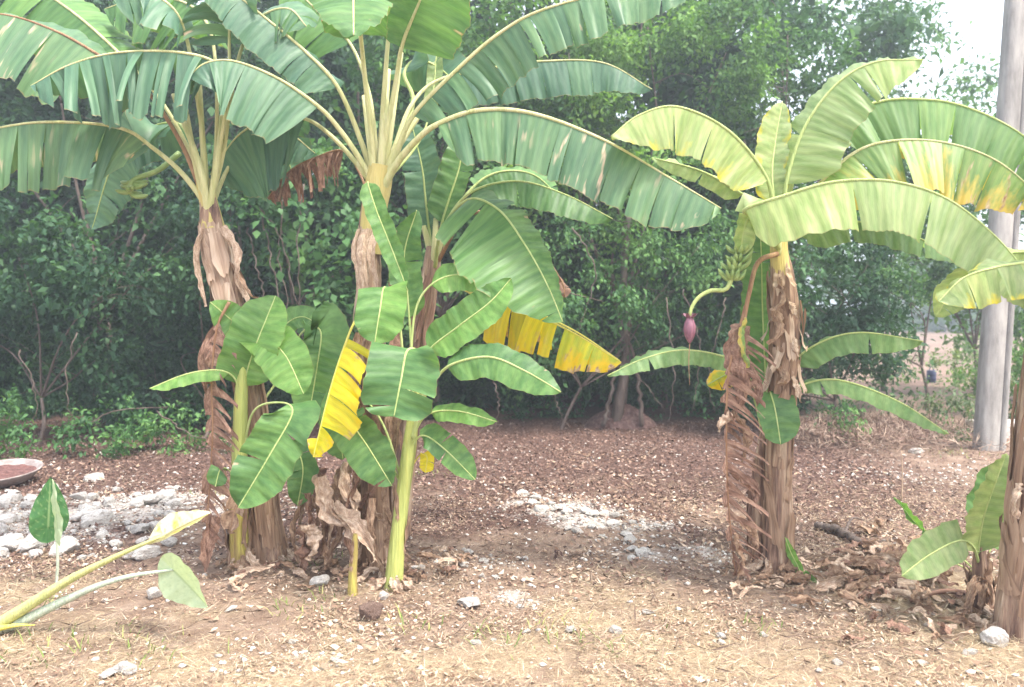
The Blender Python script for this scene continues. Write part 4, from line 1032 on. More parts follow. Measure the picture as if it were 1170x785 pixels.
L(B_, dB, [(434, 212, 0), (442, 150, -.08), (452, 95, -.12), (460, 50, -.2), (480, 0, -.35), (500, -50, -.5)], 2.9, (30, (-1, -.2, .2)), (58, (1, -.5, .1)), 'green', 'petiole', (1, 0), g=.25, seed=35, rp=.02)
L(B_, dB, [(432, 212, .04), (428, 150, .1), (420, 100, .15), (400, 50, .2), (360, 10, .25), (330, -20, .3)], 3, (46, (-.7, -.7, .2)), (46, (.8, .5, -.2)), 'green', 'petiole', (2, 2), g=.25, seed=36, rp=.016)
L(B_, dB, [(434, 214, .05), (452, 165, .12), (470, 120, .2), (500, 92, .3), (560, 78, .35), (620, 70, .4), (690, 72, .45), (745, 102, .5)], 3, (46, (-.05, -1, .2)), (36, (0, -.1, -1)), 'deep', 'petiole', (8, 3), g=.4, jit=.05, seed=37, rp=.018, shrink=.03)
L(B_, dB, [(436, 216, -.02), (452, 178, -.08), (472, 132, -.15), (522, 80, -.22), (568, 40, -.28), (618, 12, -.35), (700, -8, -.42), (790, -6, -.5)], 2, (52, (.32, -1, .3), (.1, -1, .3)), (46, (-.1, .3, -1)), 'deeptorn', 'petiole', (17, 6), g=.35, jit=.16, shrink=.10, seed=38, rp=.024)
L(B_, dB, [(436, 218, -.04), (454, 186, -.12), (476, 160, -.2), (500, 142, -.26), (548, 126, -.32), (610, 130, -.38), (690, 160, -.45), (765, 203, -.5), (824, 238, -.54)], 3, (64, (-.12, -1, .3), (-.25, -1, .3)), (52, (0, .05, -1), (0, -.7, -1)), 'scar', 'petiole', (11, 4), g=.35, jit=.07, shrink=.05, seed=39, rp=.026, prof=lambda t: profile(t, .06, .30, .5, .6))
L(B_, dB, [(436, 214, .05), (456, 160, .15), (472, 116, .25), (462, 84, .3), (480, 68, .4), (515, 90, .5), (530, 130, .6)], 3, (44, (-.6, -.8, .2)), (34, (.6, .6, -.2)), 'deep', 'midrib', (3, 2), g=.3, seed=41, rp=.02)
L(B_, dB, [(436, 214, .1), (480, 160, .3), (494, 110, .4), (498, 70, .45), (500, 40, .5)], 1.5, (10, (1, 0, .2)), (10, (-1, 0, .2)), 'lime', 'midrib', 0, g=.05, seed=42, rp=.01)
# narrow folded leaf before the stem
L(B_, dB, [(428, 225, -.15), (420, 208, -.2), (430, 240, -.25), (446, 280, -.28), (466, 332, -.3)], 1, (13, (1, 0, .4)), (13, (-1, 0, .3)), 'fresh', 'midrib', 0, g=.05, seed=43, rp=.008)
for i, (x1, y1, x2, y2) in enumerate([(444, 160, 458, 60), (448, 180, 480, 130), (424, 170, 416, 110), (438, 150, 444, 80)]):
    Vt, Ft = tube(spline([W(433, 226, dB - .03), W(x1, y1, dB - .02 * i), W(x2, y2, dB + .08)], 20), np.linspace(.028, .016, 20), 8); mesh_obj('petiole', Vt, Ft, MS['petiole'], B_)
# rust coloured dead leaf behind, between left and middle crowns
L(B_, dB, [(424, 232, .15), (410, 196, .3), (392, 172, .4), (360, 180, .45), (330, 196, .5), (306, 226, .55)], 2, (44, (.1, -1, .2)), (34, (.2, -.6, -.5)), 'rust', 'midbrown', (22, 16), g=.8, shrink=.35, jit=.5, seed=44, name='dead_leaf', rp=.01)
ribbon(B_, [W(452, 262, dB - .08), W(462, 290, dB - .1), W(452, 320, dB - .1), W(448, 350, dB - .1)], .04, MD['rust'], 45, 'dead_leaf', 1.2, .25)
for i, pts in enumerate([[(440, 360), (418, 400), (428, 450), (420, 500)], [(452, 380), (462, 420), (452, 470), (460, 520)], [(410, 380), (404, 430), (412, 470), (400, 520)], [(425, 420), (410, 470), (425, 540), (415, 600)], [(440, 430), (450, 500), (440, 560), (452, 610)], [(420, 520), (405, 560), (398, 610), (408, 650)]]):
    ribbon(B_, [W(a, b, dB - .12 - .02 * i) for a, b in pts], .04, MD['rust' if i % 2 else 'brown'], 50 + i, 'dead_leaf', 2.2, .35)
skirt(B_, 430, 652, dB, 63, 32, 14, 30)

# yellow leaf hanging at the front of the middle clump
L(B_, dB, [(430, 395, -.12), (424, 366, -.25), (409, 362, -.36), (392, 400, -.42), (376, 450, -.46), (358, 522, -.48)], 1.8, (46, (1, -.05, .3), (1, .3, .3)), (20, (-1, -.1, .2)), 'yellow', 'midyel', (9, 2), g=.35, jit=.28, shrink=.10, seed=46, rp=.012, name='yellow_leaf', holes=.05, keep=lambda s_, t: (s_ == 1 and t > .12) or (s_ == -1 and t > .72))
# dead tangle between the stems
rnd = random.Random(9)
for i in range(26):
    x0 = rnd.uniform(345, 428); y0 = rnd.uniform(525, 600); dd = dB - rnd.uniform(-.15, .25)
    y1 = min(660, y0 + rnd.uniform(40, 90)); x1 = x0 + rnd.uniform(-22, 22)
    ribbon(B_, [W(x0, y0, dd), W((x0 + x1) / 2 + rnd.uniform(-12, 12), (y0 + y1) / 2, dd - .04), W(x1, y1, dd - .05)], rnd.uniform(.018, .05), MD[rnd.choice(['rust', 'brown', 'pale', 'brown'])], 70 + i, 'dead_leaf', rnd.uniform(-2, 3), .35)
for i, pts in enumerate([[(365, 545), (376, 585), (398, 600), (408, 625)], [(378, 580), (405, 600), (422, 620), (430, 640)], [(352, 600), (356, 625), (352, 640)]]):
    ribbon(B_, [W(a, b, dB - .32) for a, b in pts], .05, MD['pale'], 110 + i, 'dead_leaf', 1.5, .3)

# short cut stem
C0, d0 = plant(403, 680, 'short yellow-green banana shoot stub between the middle and left stems', 'banana shoot', 'banana_shoot')
Q = stem_axis([(403, 682, 6), (403, 655, 5), (405, 630, 4), (406, 610, 2.5)], d0); pseudostem(C0, Q, MS['trunkgreen'], 12, rough=.06); sheaths(C0, Q, 4, MD['brown'], 13, .4, 1, .5, (.2, .4))

# ---- plant behind (B2)
B2, d2 = plant(462, 612, 'half-hidden banana plant standing behind the middle trunk, leaves reaching right')
Q = stem_axis([(456, 622, 14), (462, 540, 12), (474, 440, 11), (486, 350, 10.5), (493, 310, 10), (496, 282, 8)], d2)
pseudostem(B2, Q, MS['trunk'], 14, rough=.12); sheaths(B2, Q, 12, MD['rust'], 15, .3, .95, .3, (.1, .3), hang=True)
for i, (x1, y1, x2, y2) in enumerate([(492, 290, 484, 258), (500, 285, 512, 255), (497, 280, 498, 250)]):
    Vt, Ft = tube(spline([W(495, 312, d2), W(x1, y1, d2 - .03 * i), W(x2, y2, d2)], 14), np.linspace(.03, .018, 14), 8); mesh_obj('petiole', Vt, Ft, MS['petiole'], B2)
L(B2, d2, [(495, 300, 0), (490, 260, .02), (486, 225, .04), (482, 190, .06), (470, 140, .1)], 1, (22, (-1, 0, .3)), (24, (1, 0, .3)), 'deep', 'midrib', 1, g=.1, seed=60)
L(B2, d2, [(496, 300, 0), (505, 255, -.02), (514, 225, 0), (525, 190, .03), (530, 150, .08)], 1, (22, (-1, .1, .4)), (16, (1, .1, .3)), 'green', 'midrib', 1, g=.1, seed=61)
L(B2, d2, [(497, 300, 0), (510, 255, -.05), (538, 220, -.1), (590, 207, -.15), (645, 222, -.2), (700, 250, -.25)], 2, (30, (0, -1, .5)), (26, (0, .1, -1)), 'green', 'midrib', 1, g=.25, seed=62)
L(B2, d2, [(497, 300, 0), (520, 240, .1), (560, 200, .2), (610, 200, .25), (650, 240, .3)], 1.6, (24, (0, -1, .3)), (26, (0, .5, -.8)), 'green', 'midrib', 1, g=.25, seed=63)
L(B2, d2, [(497, 305, -.2), (505, 262, -.45), (535, 228, -.7), (570, 240, -.85), (600, 280, -1.0), (625, 325, -1.08), (643, 368, -1.12)], 2, (74, (-.9, -.55, .35), (-1, .0, .35)), (22, (.6, .5, -.7)), 'green', 'midrib', (3, 1), g=.12, seed=64, rp=.014, prof=lambda t: profile(t, .05, .6, .4, .8))
L(B2, d2, [(497, 305, .02), (530, 250, -.3), (570, 245, -.5), (610, 278, -.62), (640, 318, -.7), (646, 340, -.7)], 2.3, (18, (-.4, -1, .2)), (20, (.3, -.6, -.2)), 'rust', 'midbrown', (8, 8), g=.35, shrink=.2, jit=.3, seed=65, name='dead_leaf')
L(B2, d2, [(495, 320, 0), (515, 320, -.2), (545, 335, -.4), (580, 345, -.6), (615, 358, -.72), (660, 380, -.8), (708, 412, -.85)], 2.2, (46, (.05, -1, .25)), (38, (0, -.9, -.5)), 'yellow', 'midyel', (9, 6), g=.4, jit=.10, shrink=.02, seed=66, name='yellow_leaf', prof=lambda t: profile(t, .05, .8, .4, .8), keep=lambda s_, t: t < .62)
L(B2, d2, [(495, 322, .02), (515, 322, -.2), (545, 338, -.4), (580, 349, -.6), (615, 361, -.72), (660, 383, -.8), (710, 414, -.85)], 2.2, (46, (.05, -1, .25)), (38, (0, -.9, -.5)), 'yelgreen', 'midyel', (9, 6), g=.4, jit=.10, shrink=.02, seed=67, name='yellow_leaf', prof=lambda t: profile(t, .05, .7, .4, .6), keep=lambda s_, t: t > .60)

# ---- front sucker (S2) right of the middle trunk
S2, d3 = plant(450, 672, 'young banana plant with yellow-green stem in front right of the middle trunk')
Q = stem_axis([(449, 676, 11), (454, 620, 9), (461, 560, 8), (468, 510, 8), (473, 470, 6), (478, 445, 4)], d3)
pseudostem(S2, Q, MS['young'], 16, rough=.07); sheaths(S2, Q, 5, MD['brown'], 17, .12, .55, .25, (.12, .22), width=(.5, .9))
L(S2, d3, [(470, 500, 0), (484, 455, -.05), (500, 430, -.1), (520, 415, -.15), (560, 408, -.22), (600, 424, -.28), (641, 448, -.34)], 2.6, (24, (0, -1, .4)), (18, (.1, .9, -.5)), 'green', 'midrib', 0, g=.2, seed=70, rp=.013)
L(S2, d3, [(466, 525, 0), (476, 490, -.05), (492, 472, -.1), (525, 470, -.16), (568, 482, -.22)], 2, (13, (0, -1, .5)), (12, (0, .6, -.7)), 'fresh', 'midrib', 0, g=.2, seed=71, rp=.009)
L(S2, d3, [(472, 500, -.05), (482, 445, -.15), (482, 408, -.28), (466, 400, -.38), (458, 435, -.45), (450, 476, -.48)], 2.5, (40, (1, .1, .2)), (38, (-1, .1, .3)), 'green', 'midrib', 1, g=.12, seed=72, rp=.012, prof=lambda t: profile(t, .08, .35, .4, .35))
L(S2, d3, [(466, 530, 0), (474, 505, -.03), (486, 498, -.06), (510, 515, -.1), (543, 548, -.14)], 1.6, (14, (-.4, -1, .4)), (18, (.5, .8, -.2)), 'green', 'midrib', 1, g=.1, seed=73, rp=.008)
L(S2, d3, [(462, 560, .05), (435, 510, .08), (405, 482, .05), (398, 478, 0), (420, 510, -.05), (448, 555, -.08)], 2.2, (24, (.9, .5, .3)), (28, (-.8, -.6, .3)), 'green', 'midrib', 1, g=.15, seed=74, rp=.009)
L(S2, d3, [(462, 560, .02), (440, 490, .1), (415, 455, .15), (395, 455, .15), (388, 490, .1), (392, 525, .05)], 2.4, (28, (1, .1, .2)), (24, (-1, .1, .3)), 'green', 'midrib', 1, g=.12, seed=75, rp=.009)
L(S2, d3, [(474, 480, -.02), (462, 420, .02), (455, 360, -.02), (440, 328, -.1), (434, 355, -.18), (428, 392, -.2)], 2.6, (32, (1, .1, .2)), (27, (-1, 0, .3)), 'fresh', 'midrib', 0, g=.2, seed=76, rp=.01)
L(S2, d3, [(474, 470, .02), (470, 400, .08), (478, 345, .1), (505, 318, .08), (545, 315, .04), (582, 335, 0)], 2.6, (22, (0, -1, .4)), (20, (0, .7, -.6)), 'fresh', 'midrib', 0, g=.2, seed=77, rp=.01)
L(S2, d3, [(476, 460, 0), (478, 425, 0), (490, 400, -.02), (525, 372, -.08), (560, 345, -.12), (584, 318, -.12)], 2, (26, (-.2, -1, .3)), (22, (-.3, 1, -.2)), 'fresh', 'midrib', 0, g=.12, seed=78, rp=.01)
L(S2, d3, [(474, 470, .05), (470, 400, .15), (466, 340, .2), (462, 290, .2), (476, 240, .15)], 1.6, (22, (1, 0, .3)), (20, (-1, 0, .3)), 'green', 'midrib', 1, g=.1, seed=79, rp=.01)
L(S2, d3, [(466, 540, .05), (480, 520, .03), (488, 522, 0), (486, 540, -.02)], 1.2, (10, (1, 0, .3)), (9, (-1, 0, .3)), 'yellow', 'midyel', 1, g=.2, seed=80, rp=.006, name='yellow_leaf')
skirt(S2, 450, 674, d3, 64, 22, 7, 22, 'pale')

# ---- right plant (C)
C_, dC = plant(886, 662, 'tall right banana plant with lime arching leaves, fruit bunch and purple flower')
Q = stem_axis([(890, 668, 19), (889, 600, 15.5), (890, 520, 14), (894, 440, 14.5), (897, 370, 15), (893, 315, 13), (890, 290, 10), (890, 262, 8)], dC)
pseudostem(C_, Q, MS['trunk'], 20, rough=.13); sheaths(C_, Q, 30, MD['brown'], 21, 0, .9, .14, (.12, .4)); sheaths(C_, Q, 12, MD['pale'], 22, .5, .92, .40, (.05, .14), hang=True)
nk = stem_axis([(893, 315, 11), (890, 290, 10), (890, 265, 9), (890, 240, 7)], dC - .01); pseudostem(C_, nk, MS['neck'], 23, 'stem_neck', .05)
def petiole(root, d, pts, r0=.022, r1=.014, mat='petiole'):
    Vt, Ft = tube(spline([W(p[0], p[1], d + p[2]) for p in pts], 18), np.linspace(r0, r1, 18), 8); return mesh_obj('petiole', Vt, Ft, MS[mat], root)
petiole(C_, dC, [(889, 290, -.02), (880, 268, -.03), (868, 245, .05)]); petiole(C_, dC, [(890, 290, 0), (898, 265, 0), (905, 240, .06)]); petiole(C_, dC, [(890, 292, -.04), (889, 262, -.06), (886, 235, 0)])
L(C_, dC, [(889, 285, 0), (884, 240, -.05), (873, 198, -.1), (832, 149, -.2), (775, 122, -.3), (731, 131, -.38), (698, 156, -.45)], 1.8, (52, (-.1, -1, .3), (.1, -1, .3)), (44, (.1, .2, -1)), 'limetip', 'midrib', (2, 1), g=.25, seed=90, rp=.018)
L(C_, dC, [(889, 285, .05), (870, 240, .15), (842, 218, .25), (800, 195, .4), (745, 180, .5)], 1.8, (16, (.2, -1, .2)), (20, (0, .3, -1)), 'lime', 'midrib', 1, g=.2, seed=91, rp=.016)
L(C_, dC, [(890, 285, 0), (886, 240, 0), (882, 200, 0), (886, 160, .03), (894, 116, .08)], 1.2, (17, (1, 0, .2)), (24, (-1, -.3, .3)), 'limetip', 'midrib', 0, g=.15, seed=92, rp=.014)
L(C_, dC, [(890, 285, 0), (896, 240, -.02), (900, 202, -.04), (920, 144, -.06), (957, 95, -.1), (1000, 71, -.14), (1055, 68, -.2)], 1.8, (50, (.6, -.75, .3), (0, -1, .3)), (22, (-.3, .4, -.9)), 'lime', 'midrib', (3, 1), g=.2, seed=93, rp=.018)
L(C_, dC, [(891, 285, .05), (900, 230, .1), (915, 180, .14), (945, 143, .16), (998, 118, .14), (1045, 113, .1), (1100, 121, .04), (1165, 152, -.05), (1235, 215, -.12)], 2.8, (62, (0, -1, .3), (-.3, -1, .3)), (50, (0, -.3, -1)), 'palegreen', 'midrib', (7, 3), g=.3, jit=.08, seed=94, rp=.018)
L(C_, dC, [(891, 285, .02), (905, 245, 0), (938, 208, -.04), (977, 174, -.08), (1020, 161, -.12), (1080, 163, -.18), (1141, 185, -.26), (1200, 235, -.34)], 1.6, (68, (0, -1, .3), (-.25, -1, .3)), (50, (0, -.1, -1)), 'patch', 'petiole', (7, 3), g=.3, jit=.1, seed=95, rp=.018)
L(C_, dC, [(890, 285, -.05), (880, 262, -.12), (868, 250, -.2), (850, 240, -.28), (895, 224, -.4), (952, 208, -.5), (1018, 207, -.58), (1080, 226, -.65), (1133, 266, -.7), (1172, 312, -.74), (1195, 360, -.76)], 2.8, (56, (0, -1, .45), (-.6, -.8, .35)), (48, (0, .1, -1), (.5, .1, -1)), 'lime', 'midrib', (2, 2), g=.2, seed=96, rp=.017, prof=lambda t: profile(t, .07, .35, .5, .7))
L(C_, dC, [(890, 285, .08), (905, 262, .15), (930, 262, .25), (977, 253, .35), (1040, 268, .42), (1102, 298, .48)], 1.5, (26, (0, -1, .3)), (30, (0, .2, -1)), 'palegreen', 'midrib', 2, g=.25, seed=97, rp=.014)
# leaf blades near the fruit
L(C_, dC, [(888, 285, -.04), (870, 256, -.12), (858, 246, -.18), (850, 262, -.2), (846, 292, -.2)], 1.8, (14, (.8, -.4, .4)), (12, (-.8, -.3, .3)), 'lime', 'midrib', 0, g=.3, seed=98, rp=.012)
# tall upright leaf from the younger stem behind
petiole(C_, dC, [(888, 290, -.06), (866, 300, -.12), (856, 335, -.16), (849, 372, -.18)], .016, .012, 'midbrown')
L(C_, dC, [(852, 350, -.16), (842, 385, -.2), (832, 430, -.22), (830, 500, -.22), (832, 570, -.22), (840, 655, -.22)], .6, (50, (1, .12, .3)), (8, (-1, -.2, .3)), 'rust', 'midbrown', (52, 16), g=.4, shrink=.70, jit=.55, lean=.4, seed=99, name='dead_leaf', rp=.012, holes=.10, prof=lambda t: profile(t, .05, .3, .4, .5))
for i, pts in enumerate([[(836, 470), (852, 500), (846, 530)], [(834, 540), (858, 556), (862, 580)], [(846, 590), (864, 610), (858, 640)], [(850, 410), (868, 440), (864, 470)], [(838, 610), (846, 640), (842, 662)]]):
    ribbon(C_, [W(a, b, dC - .2 - .01 * i) for a, b in pts], .035, MD['rust' if i % 2 else 'brown'], 170 + i, 'dead_leaf', 1.6, .35)
ribbon(C_, [W(852, 372, dC - .2), W(842, 400, dC - .24), W(848, 440, dC - .24), W(838, 480, dC - .24)], .07, MD['rust'], 130, 'dead_leaf', .6, .2)
ribbon(C_, [W(854, 365, dC - .21), W(850, 385, dC - .26), W(856, 420, dC - .27)], .035, ML['patch'], 131, 'dead_leaf', .6, .2)
ribbon(C_, [W(838, 476, dC - .24), W(826, 484, dC - .27), W(822, 494, dC - .27)], .035, MD['pale'], 132, 'dead_leaf', .3, .15)
for i, (px, py, l_) in enumerate([(888, 330, 40), (902, 390, 30), (884, 365, 45), (905, 440, 34), (893, 425, 26), (900, 350, 24)]):
    ribbon(C_, [W(px, py - l_ * .3, dC - .08), W(px + 6, py + l_ * .3, dC - .13), W(px + (10 if i % 2 else -8), py + l_ * .6, dC - .14)], .028, MD['pale' if i % 2 else 'brown'], 140 + i, 'dry_sheath', .8, .2)
skirt(C_, 886, 664, dC, 65, 34, 14, 26)
# fruit bunch
mb = MB()
mb.add(*tube(spline([W(886, 262, dC), W(866, 262, dC - .1), W(846, 280, dC - .16), W(838, 310, dC - .18), W(830, 330, dC - .18), W(812, 332, dC - .18), W(798, 340, dC - .18), W(790, 352, dC - .18), (W(788, 362, dC - .18))], 40), np.interp(np.linspace(0, 1, 40), [0, .4, .6, 1], [.02, .018, .014, .010]), 9))
stalk = mb.build('fruit_stalk', MS['midrib'], C_)
rnd = random.Random(31)
for hnd in range(4):
    cx, cy = [(846, 288), (843, 298), (840, 308), (836, 318), (834, 327)][hnd]
    c = W(cx, cy, dC - .17)
    for k in range(8):
        a = -math.pi * (k + .5) / 8 + rnd.uniform(-.25, .25)
        dr = nrm(np.array([math.cos(a), math.sin(a), -.1 + rnd.uniform(-.3, .2)]))
        banana_fruit(stalk, c + dr * .012, dr, np.array([0, 0, 1.0]), rnd.uniform(.052, .08), .0125, m_ban, .75)
m_fl, t_ = new_mat('banana_flower_purple'); oc = N(t_, 'ShaderNodeTexCoord').outputs['Object']; n_ = noise(t_, mapping(t_, oc, (20, 20, 3)), 4, 3)
finish(t_, ramp(t_, n_, [(.3, (.13, .05, .08)), (.7, (.30, .13, .17))]), .5)
Pf = spline([W(788, 361, dC - .18), W(788, 378, dC - .18), W(788, 392, dC - .18)], 20)
qf = np.linspace(0, 1, 20)
fl = MB(); fl.add(*tube(Pf, .034 * np.sin(np.pi * np.clip(qf * .92 + .06, 0, 1)) ** .8 + .002, 14)); 
for a in np.linspace(0, 6.28, 7)[:-1]:
    p0 = W(788, 362, dC - .18); e = np.array([math.cos(a), math.sin(a), 0])
    u = np.linspace(-1, 1, 5); 
    V = np.array([p0 + e * (.012 + .035 * t_q) + np.array([0, 0, .012 * t_q ** 2 * 2 - .004]) + np.cross(e, [0, 0, 1.0]) * uu * .017 * (1 - .5 * t_q) for t_q in np.linspace(0, 1, 6) for uu in u])
    fl.add(V, grid_faces(6, 5))
fo = fl.build('flower', m_fl, stalk)
Vt, Ft = tube(spline([W(788, 392, dC - .18), W(787, 415, dC - .18), W(788, 440, dC - .18)], 10), np.linspace(.003, .0015, 10), 5); mesh_obj('dry_thread', Vt, Ft, MS['midbrown'], stalk)

# second stem of the right clump with its own leaves
C2, dC2 = plant(870, 652, 'younger banana plant close behind the left side of the right trunk')
Q = stem_axis([(867, 656, 13), (867, 600, 11), (871, 530, 9), (878, 480, 7), (880, 455, 5)], dC2)
pseudostem(C2, Q, MS['trunk'], 25, rough=.12); sheaths(C2, Q, 14, MD['rust'], 26, 0, .8, .25, (.15, .4))
L(C2, dC2, [(876, 500, 0), (876, 460, .02), (874, 420, .03), (871, 350, .05), (870, 300, .06), (868, 245, .1)], 1, (26, (1, 0, .3)), (26, (-1, 0, .3)), 'green', 'midrib', 1, g=.04, seed=100, rp=.012, prof=lambda t: profile(t, .25, .3, .8, .5))
L(C2, dC2, [(876, 510, 0), (870, 458, -.05), (850, 425, -.1), (828, 408, -.14), (780, 400, -.2), (735, 410, -.25), (694, 429, -.3)], 2, (17, (0, -1, .5)), (17, (0, .2, -1)), 'palegreen', 'midrib', (1, 1), g=.25, seed=101, rp=.011)
L(C2, dC2, [(878, 505, -.02), (884, 465, -.1), (880, 448, -.2), (886, 470, -.28), (892, 508, -.32)], 1.9, (24, (1, 0, .3)), (23, (-1, 0, .3)), 'green', 'midrib', 0, g=.12, seed=102, rp=.009)
L(C2, dC2, [(878, 500, 0), (890, 450, .0), (905, 415, -.03), (940, 390, -.08), (985, 380, -.14), (1055, 390, -.2)], 2, (24, (0, -1, .4)), (20, (0, -.2, -1)), 'palegreen', 'midrib', 1, g=.2, seed=103, rp=.011)
L(C2, dC2, [(878, 510, 0), (892, 465, -.02), (910, 443, -.06), (956, 434, -.12), (1025, 458, -.2), (1084, 496, -.26)], 2, (17, (0, -1, .5)), (17, (0, -.1, -1)), 'palegreen', 'midrib', 1, g=.25, seed=104, rp=.011)
L(C2, dC2, [(874, 510, .02), (860, 450, .1), (842, 425, .12), (826, 430, .1), (808, 440, .08)], 1.6, (16, (0, -1, .3)), (14, (0, .5, -.5)), 'yelgreen', 'midrib', 1, g=.3, seed=105, rp=.009)
# small sprout at the foot
S3, d4 = plant(918, 668, 'tiny green banana sprout at the foot of the right trunk', 'banana sprout', 'banana_sprout')
L(S3, d4, [(918, 668, 0), (912, 648, 0), (904, 632, -.02), (897, 614, -.04)], .5, (5, (1, 0, .3)), (5, (-1, 0, .3)), 'fresh', 'midrib', 0, g=.1, seed=110, rp=.005)
L(S3, d4, [(918, 668, 0), (916, 658, -.02), (922, 660, -.05), (933, 672, -.08)], 1, (7, (.6, .8, .3)), (6, (-.5, -.8, .3)), 'fresh', 'midrib', 0, g=.1, seed=111, rp=.005)

# ---- right edge plant (D) and its sucker
D_, dD = plant(1168, 726, 'stout brown banana trunk cut by the right edge of the photo')
Q = stem_axis([(1166, 732, 28), (1168, 680, 24), (1174, 600, 21), (1182, 500, 19), (1192, 400, 18), (1200, 300, 15)], dD)
pseudostem(D_, Q, MS['trunk'], 30, rough=.12); sheaths(D_, Q, 24, MD['brown'], 31, 0, .8, .12, (.12, .4)); sheaths(D_, Q, 6, MD['pale'], 32, .15, .6, .4, (.05, .12), hang=True)
ribbon(D_, [W(1160, 552, dD - .1), W(1156, 575, dD - .14), W(1160, 592, dD - .14)], .04, MD['pale'], 150, 'dry_sheath', .5, .15)
L(D_, dD, [(1200, 312, 0), (1192, 296, -.1), (1170, 300, -.15), (1135, 306, -.2), (1100, 318, -.22), (1072, 345, -.22)], 1.4, (40, (.1, -1, .3), (.5, -1, .3)), (26, (-.2, .3, -1)), 'limetip', 'midrib', (6, 3), g=.35, jit=.12, seed=120, rp=.012)
L(D_, dD, [(1200, 310, 0), (1198, 292, .1), (1170, 288, .16), (1130, 296, .2), (1090, 330, .22), (1070, 362, .22)], 1.4, (30, (.2, -1, .3)), (26, (-.5, .3, -1)), 'lime', 'midrib', (5, 3), g=.35, jit=.12, seed=121, rp=.012)
for i, pp in enumerate([[(1200, 305, 0), (1222, 230, .05), (1270, 170, .1), (1350, 150, .2), (1440, 190, .3)], [(1200, 305, 0), (1214, 215, .2), (1225, 130, .45), (1260, 50, .8), (1330, 0, 1.2)],
                       [(1201, 305, 0), (1240, 260, -.1), (1310, 240, -.3), (1390, 290, -.45), (1430, 360, -.5)], [(1200, 305, 0), (1215, 240, -.1), (1235, 140, -.2), (1260, 40, -.3), (1300, -60, -.3)]]):
    L(D_, dD, pp, 1.3, (62, (.1, -1, .3)), (54, (0, .1, -1)), ['lime', 'palegreen', 'green', 'lime'][i], 'petiole', (5, 3), g=.3, jit=.1, seed=140 + i, rp=.018)
skirt(D_, 1164, 728, dD, 66, 36, 10, 26)
S4, d5 = plant(1124, 700, 'small banana plant with broad light green leaves left of the right-edge trunk')
Q = stem_axis([(1124, 706, 15), (1122, 670, 11), (1120, 640, 7), (1120, 620, 5)], d5)
pseudostem(S4, Q, MS['trunk'], 33, rough=.15); sheaths(S4, Q, 16, MD['brown'], 34, 0, .9, .5, (.2, .5))
L(S4, d5, [(1120, 645, 0), (1118, 625, -.02), (1124, 590, -.05), (1136, 555, -.08), (1150, 518, -.08)], .8, (34, (1, 0, .4)), (34, (-1, 0, .4)), 'lime', 'midrib', 0, g=.05, seed=130, rp=.01, prof=lambda t: profile(t, .12, .6, .5, .7))
L(S4, d5, [(1122, 645, .05), (1126, 600, .12), (1138, 560, .15), (1154, 525, .15)], .9, (30, (-1, -.2, .3)), (24, (1, .2, .3)), 'green', 'midrib', 0, g=.05, seed=131, rp=.009)
L(S4, d5, [(1120, 650, 0), (1112, 625, -.05), (1095, 618, -.12), (1062, 634, -.18), (1030, 658, -.22)], 1.6, (22, (.4, -1, .4)), (24, (-.4, 1, -.1)), 'lime', 'midrib', 0, g=.08, seed=132, rp=.009)
L(S4, d5, [(1118, 655, .1), (1095, 635, .15), (1070, 620, .18), (1048, 600, .2), (1022, 568, .22)], 1.8, (9, (.7, -.6, .4)), (8, (-.6, .6, .2)), 'fresh', 'midrib', 0, g=.08, seed=133, rp=.006)
L(S4, d5, [(1116, 655, .1), (1085, 640, .15), (1066, 625, .15), (1056, 604, .15)], 1.3, (9, (1, -.1, .4)), (8, (-1, .2, .2)), 'fresh', 'midrib', 0, g=.08, seed=134, rp=.006)
L(S4, d5, [(1122, 655, .05), (1132, 628, .08), (1146, 622, .08), (1158, 640, .06)], 1.2, (18, (-.8, -.6, .3)), (14, (.8, .6, .3)), 'green', 'midrib', 0, g=.1, seed=135, rp=.006)
for i in range(8):
    a = random.Random(i).uniform(-24, 20); ribbon(S4, [W(1120, 660, d5 - .03), W(1120 + a * .6, 672, d5 - .08), W(1118 + a, 702, d5 - .1)], .02, MD['brown'], 160 + i, 'dead_leaf', 1.5, .3)
# distant thin stick
st, dS = plant(1030, 572, 'thin bare stick standing upright in the clearing', 'stick', 'stick')
Vt, Ft = tube(spline([W(1030, 574, dS), W(1031, 545, dS), W(1030, 515, dS)], 10), np.linspace(.008, .005, 10), 6); mesh_obj('shaft', Vt, Ft, MD['pale'], st)
# fallen branch
mb = MB(); Pb = spline([on(932, 606, .03), on(955, 612, .04), on(985, 628, .035), on(1012, 640, .02)], 40); 
Pb = Pb + np.array([[0.01 * math.sin(i * .8), .008 * math.cos(i * 1.3), .006 * math.sin(i * 1.7)] for i in range(40)])
mb.add(*tube(Pb, np.interp(np.linspace(0, 1, 40), [0, .2, 1], [.022, .034, .018]) * (1 + .15 * np.sin(np.arange(40) * 1.1)), 9))
mb.add(*tube(spline([Pb[15], Pb[15] + [.12, .15, .07], Pb[15] + [.22, .2, .05]], 10), np.linspace(.014, .005, 10), 6))
tag(mb.build('fallen_branch', MS['bark'], None, origin=Pb[0]), 'dark fallen branch lying right of the right banana trunk', 'fallen branch')
mb = MB(); mb.add(*tube(spline([on(1040, 692, .02), on(1075, 690, .06), on(1108, 690, .05)], 20), np.linspace(.010, .016, 20), 7))
tag(mb.build('dry_stalk', MD['rust'], None, origin=on(1040, 692)), 'reddish dry leaf stalk lying in the dead leaf heap by the small right plant', 'dry stalk')
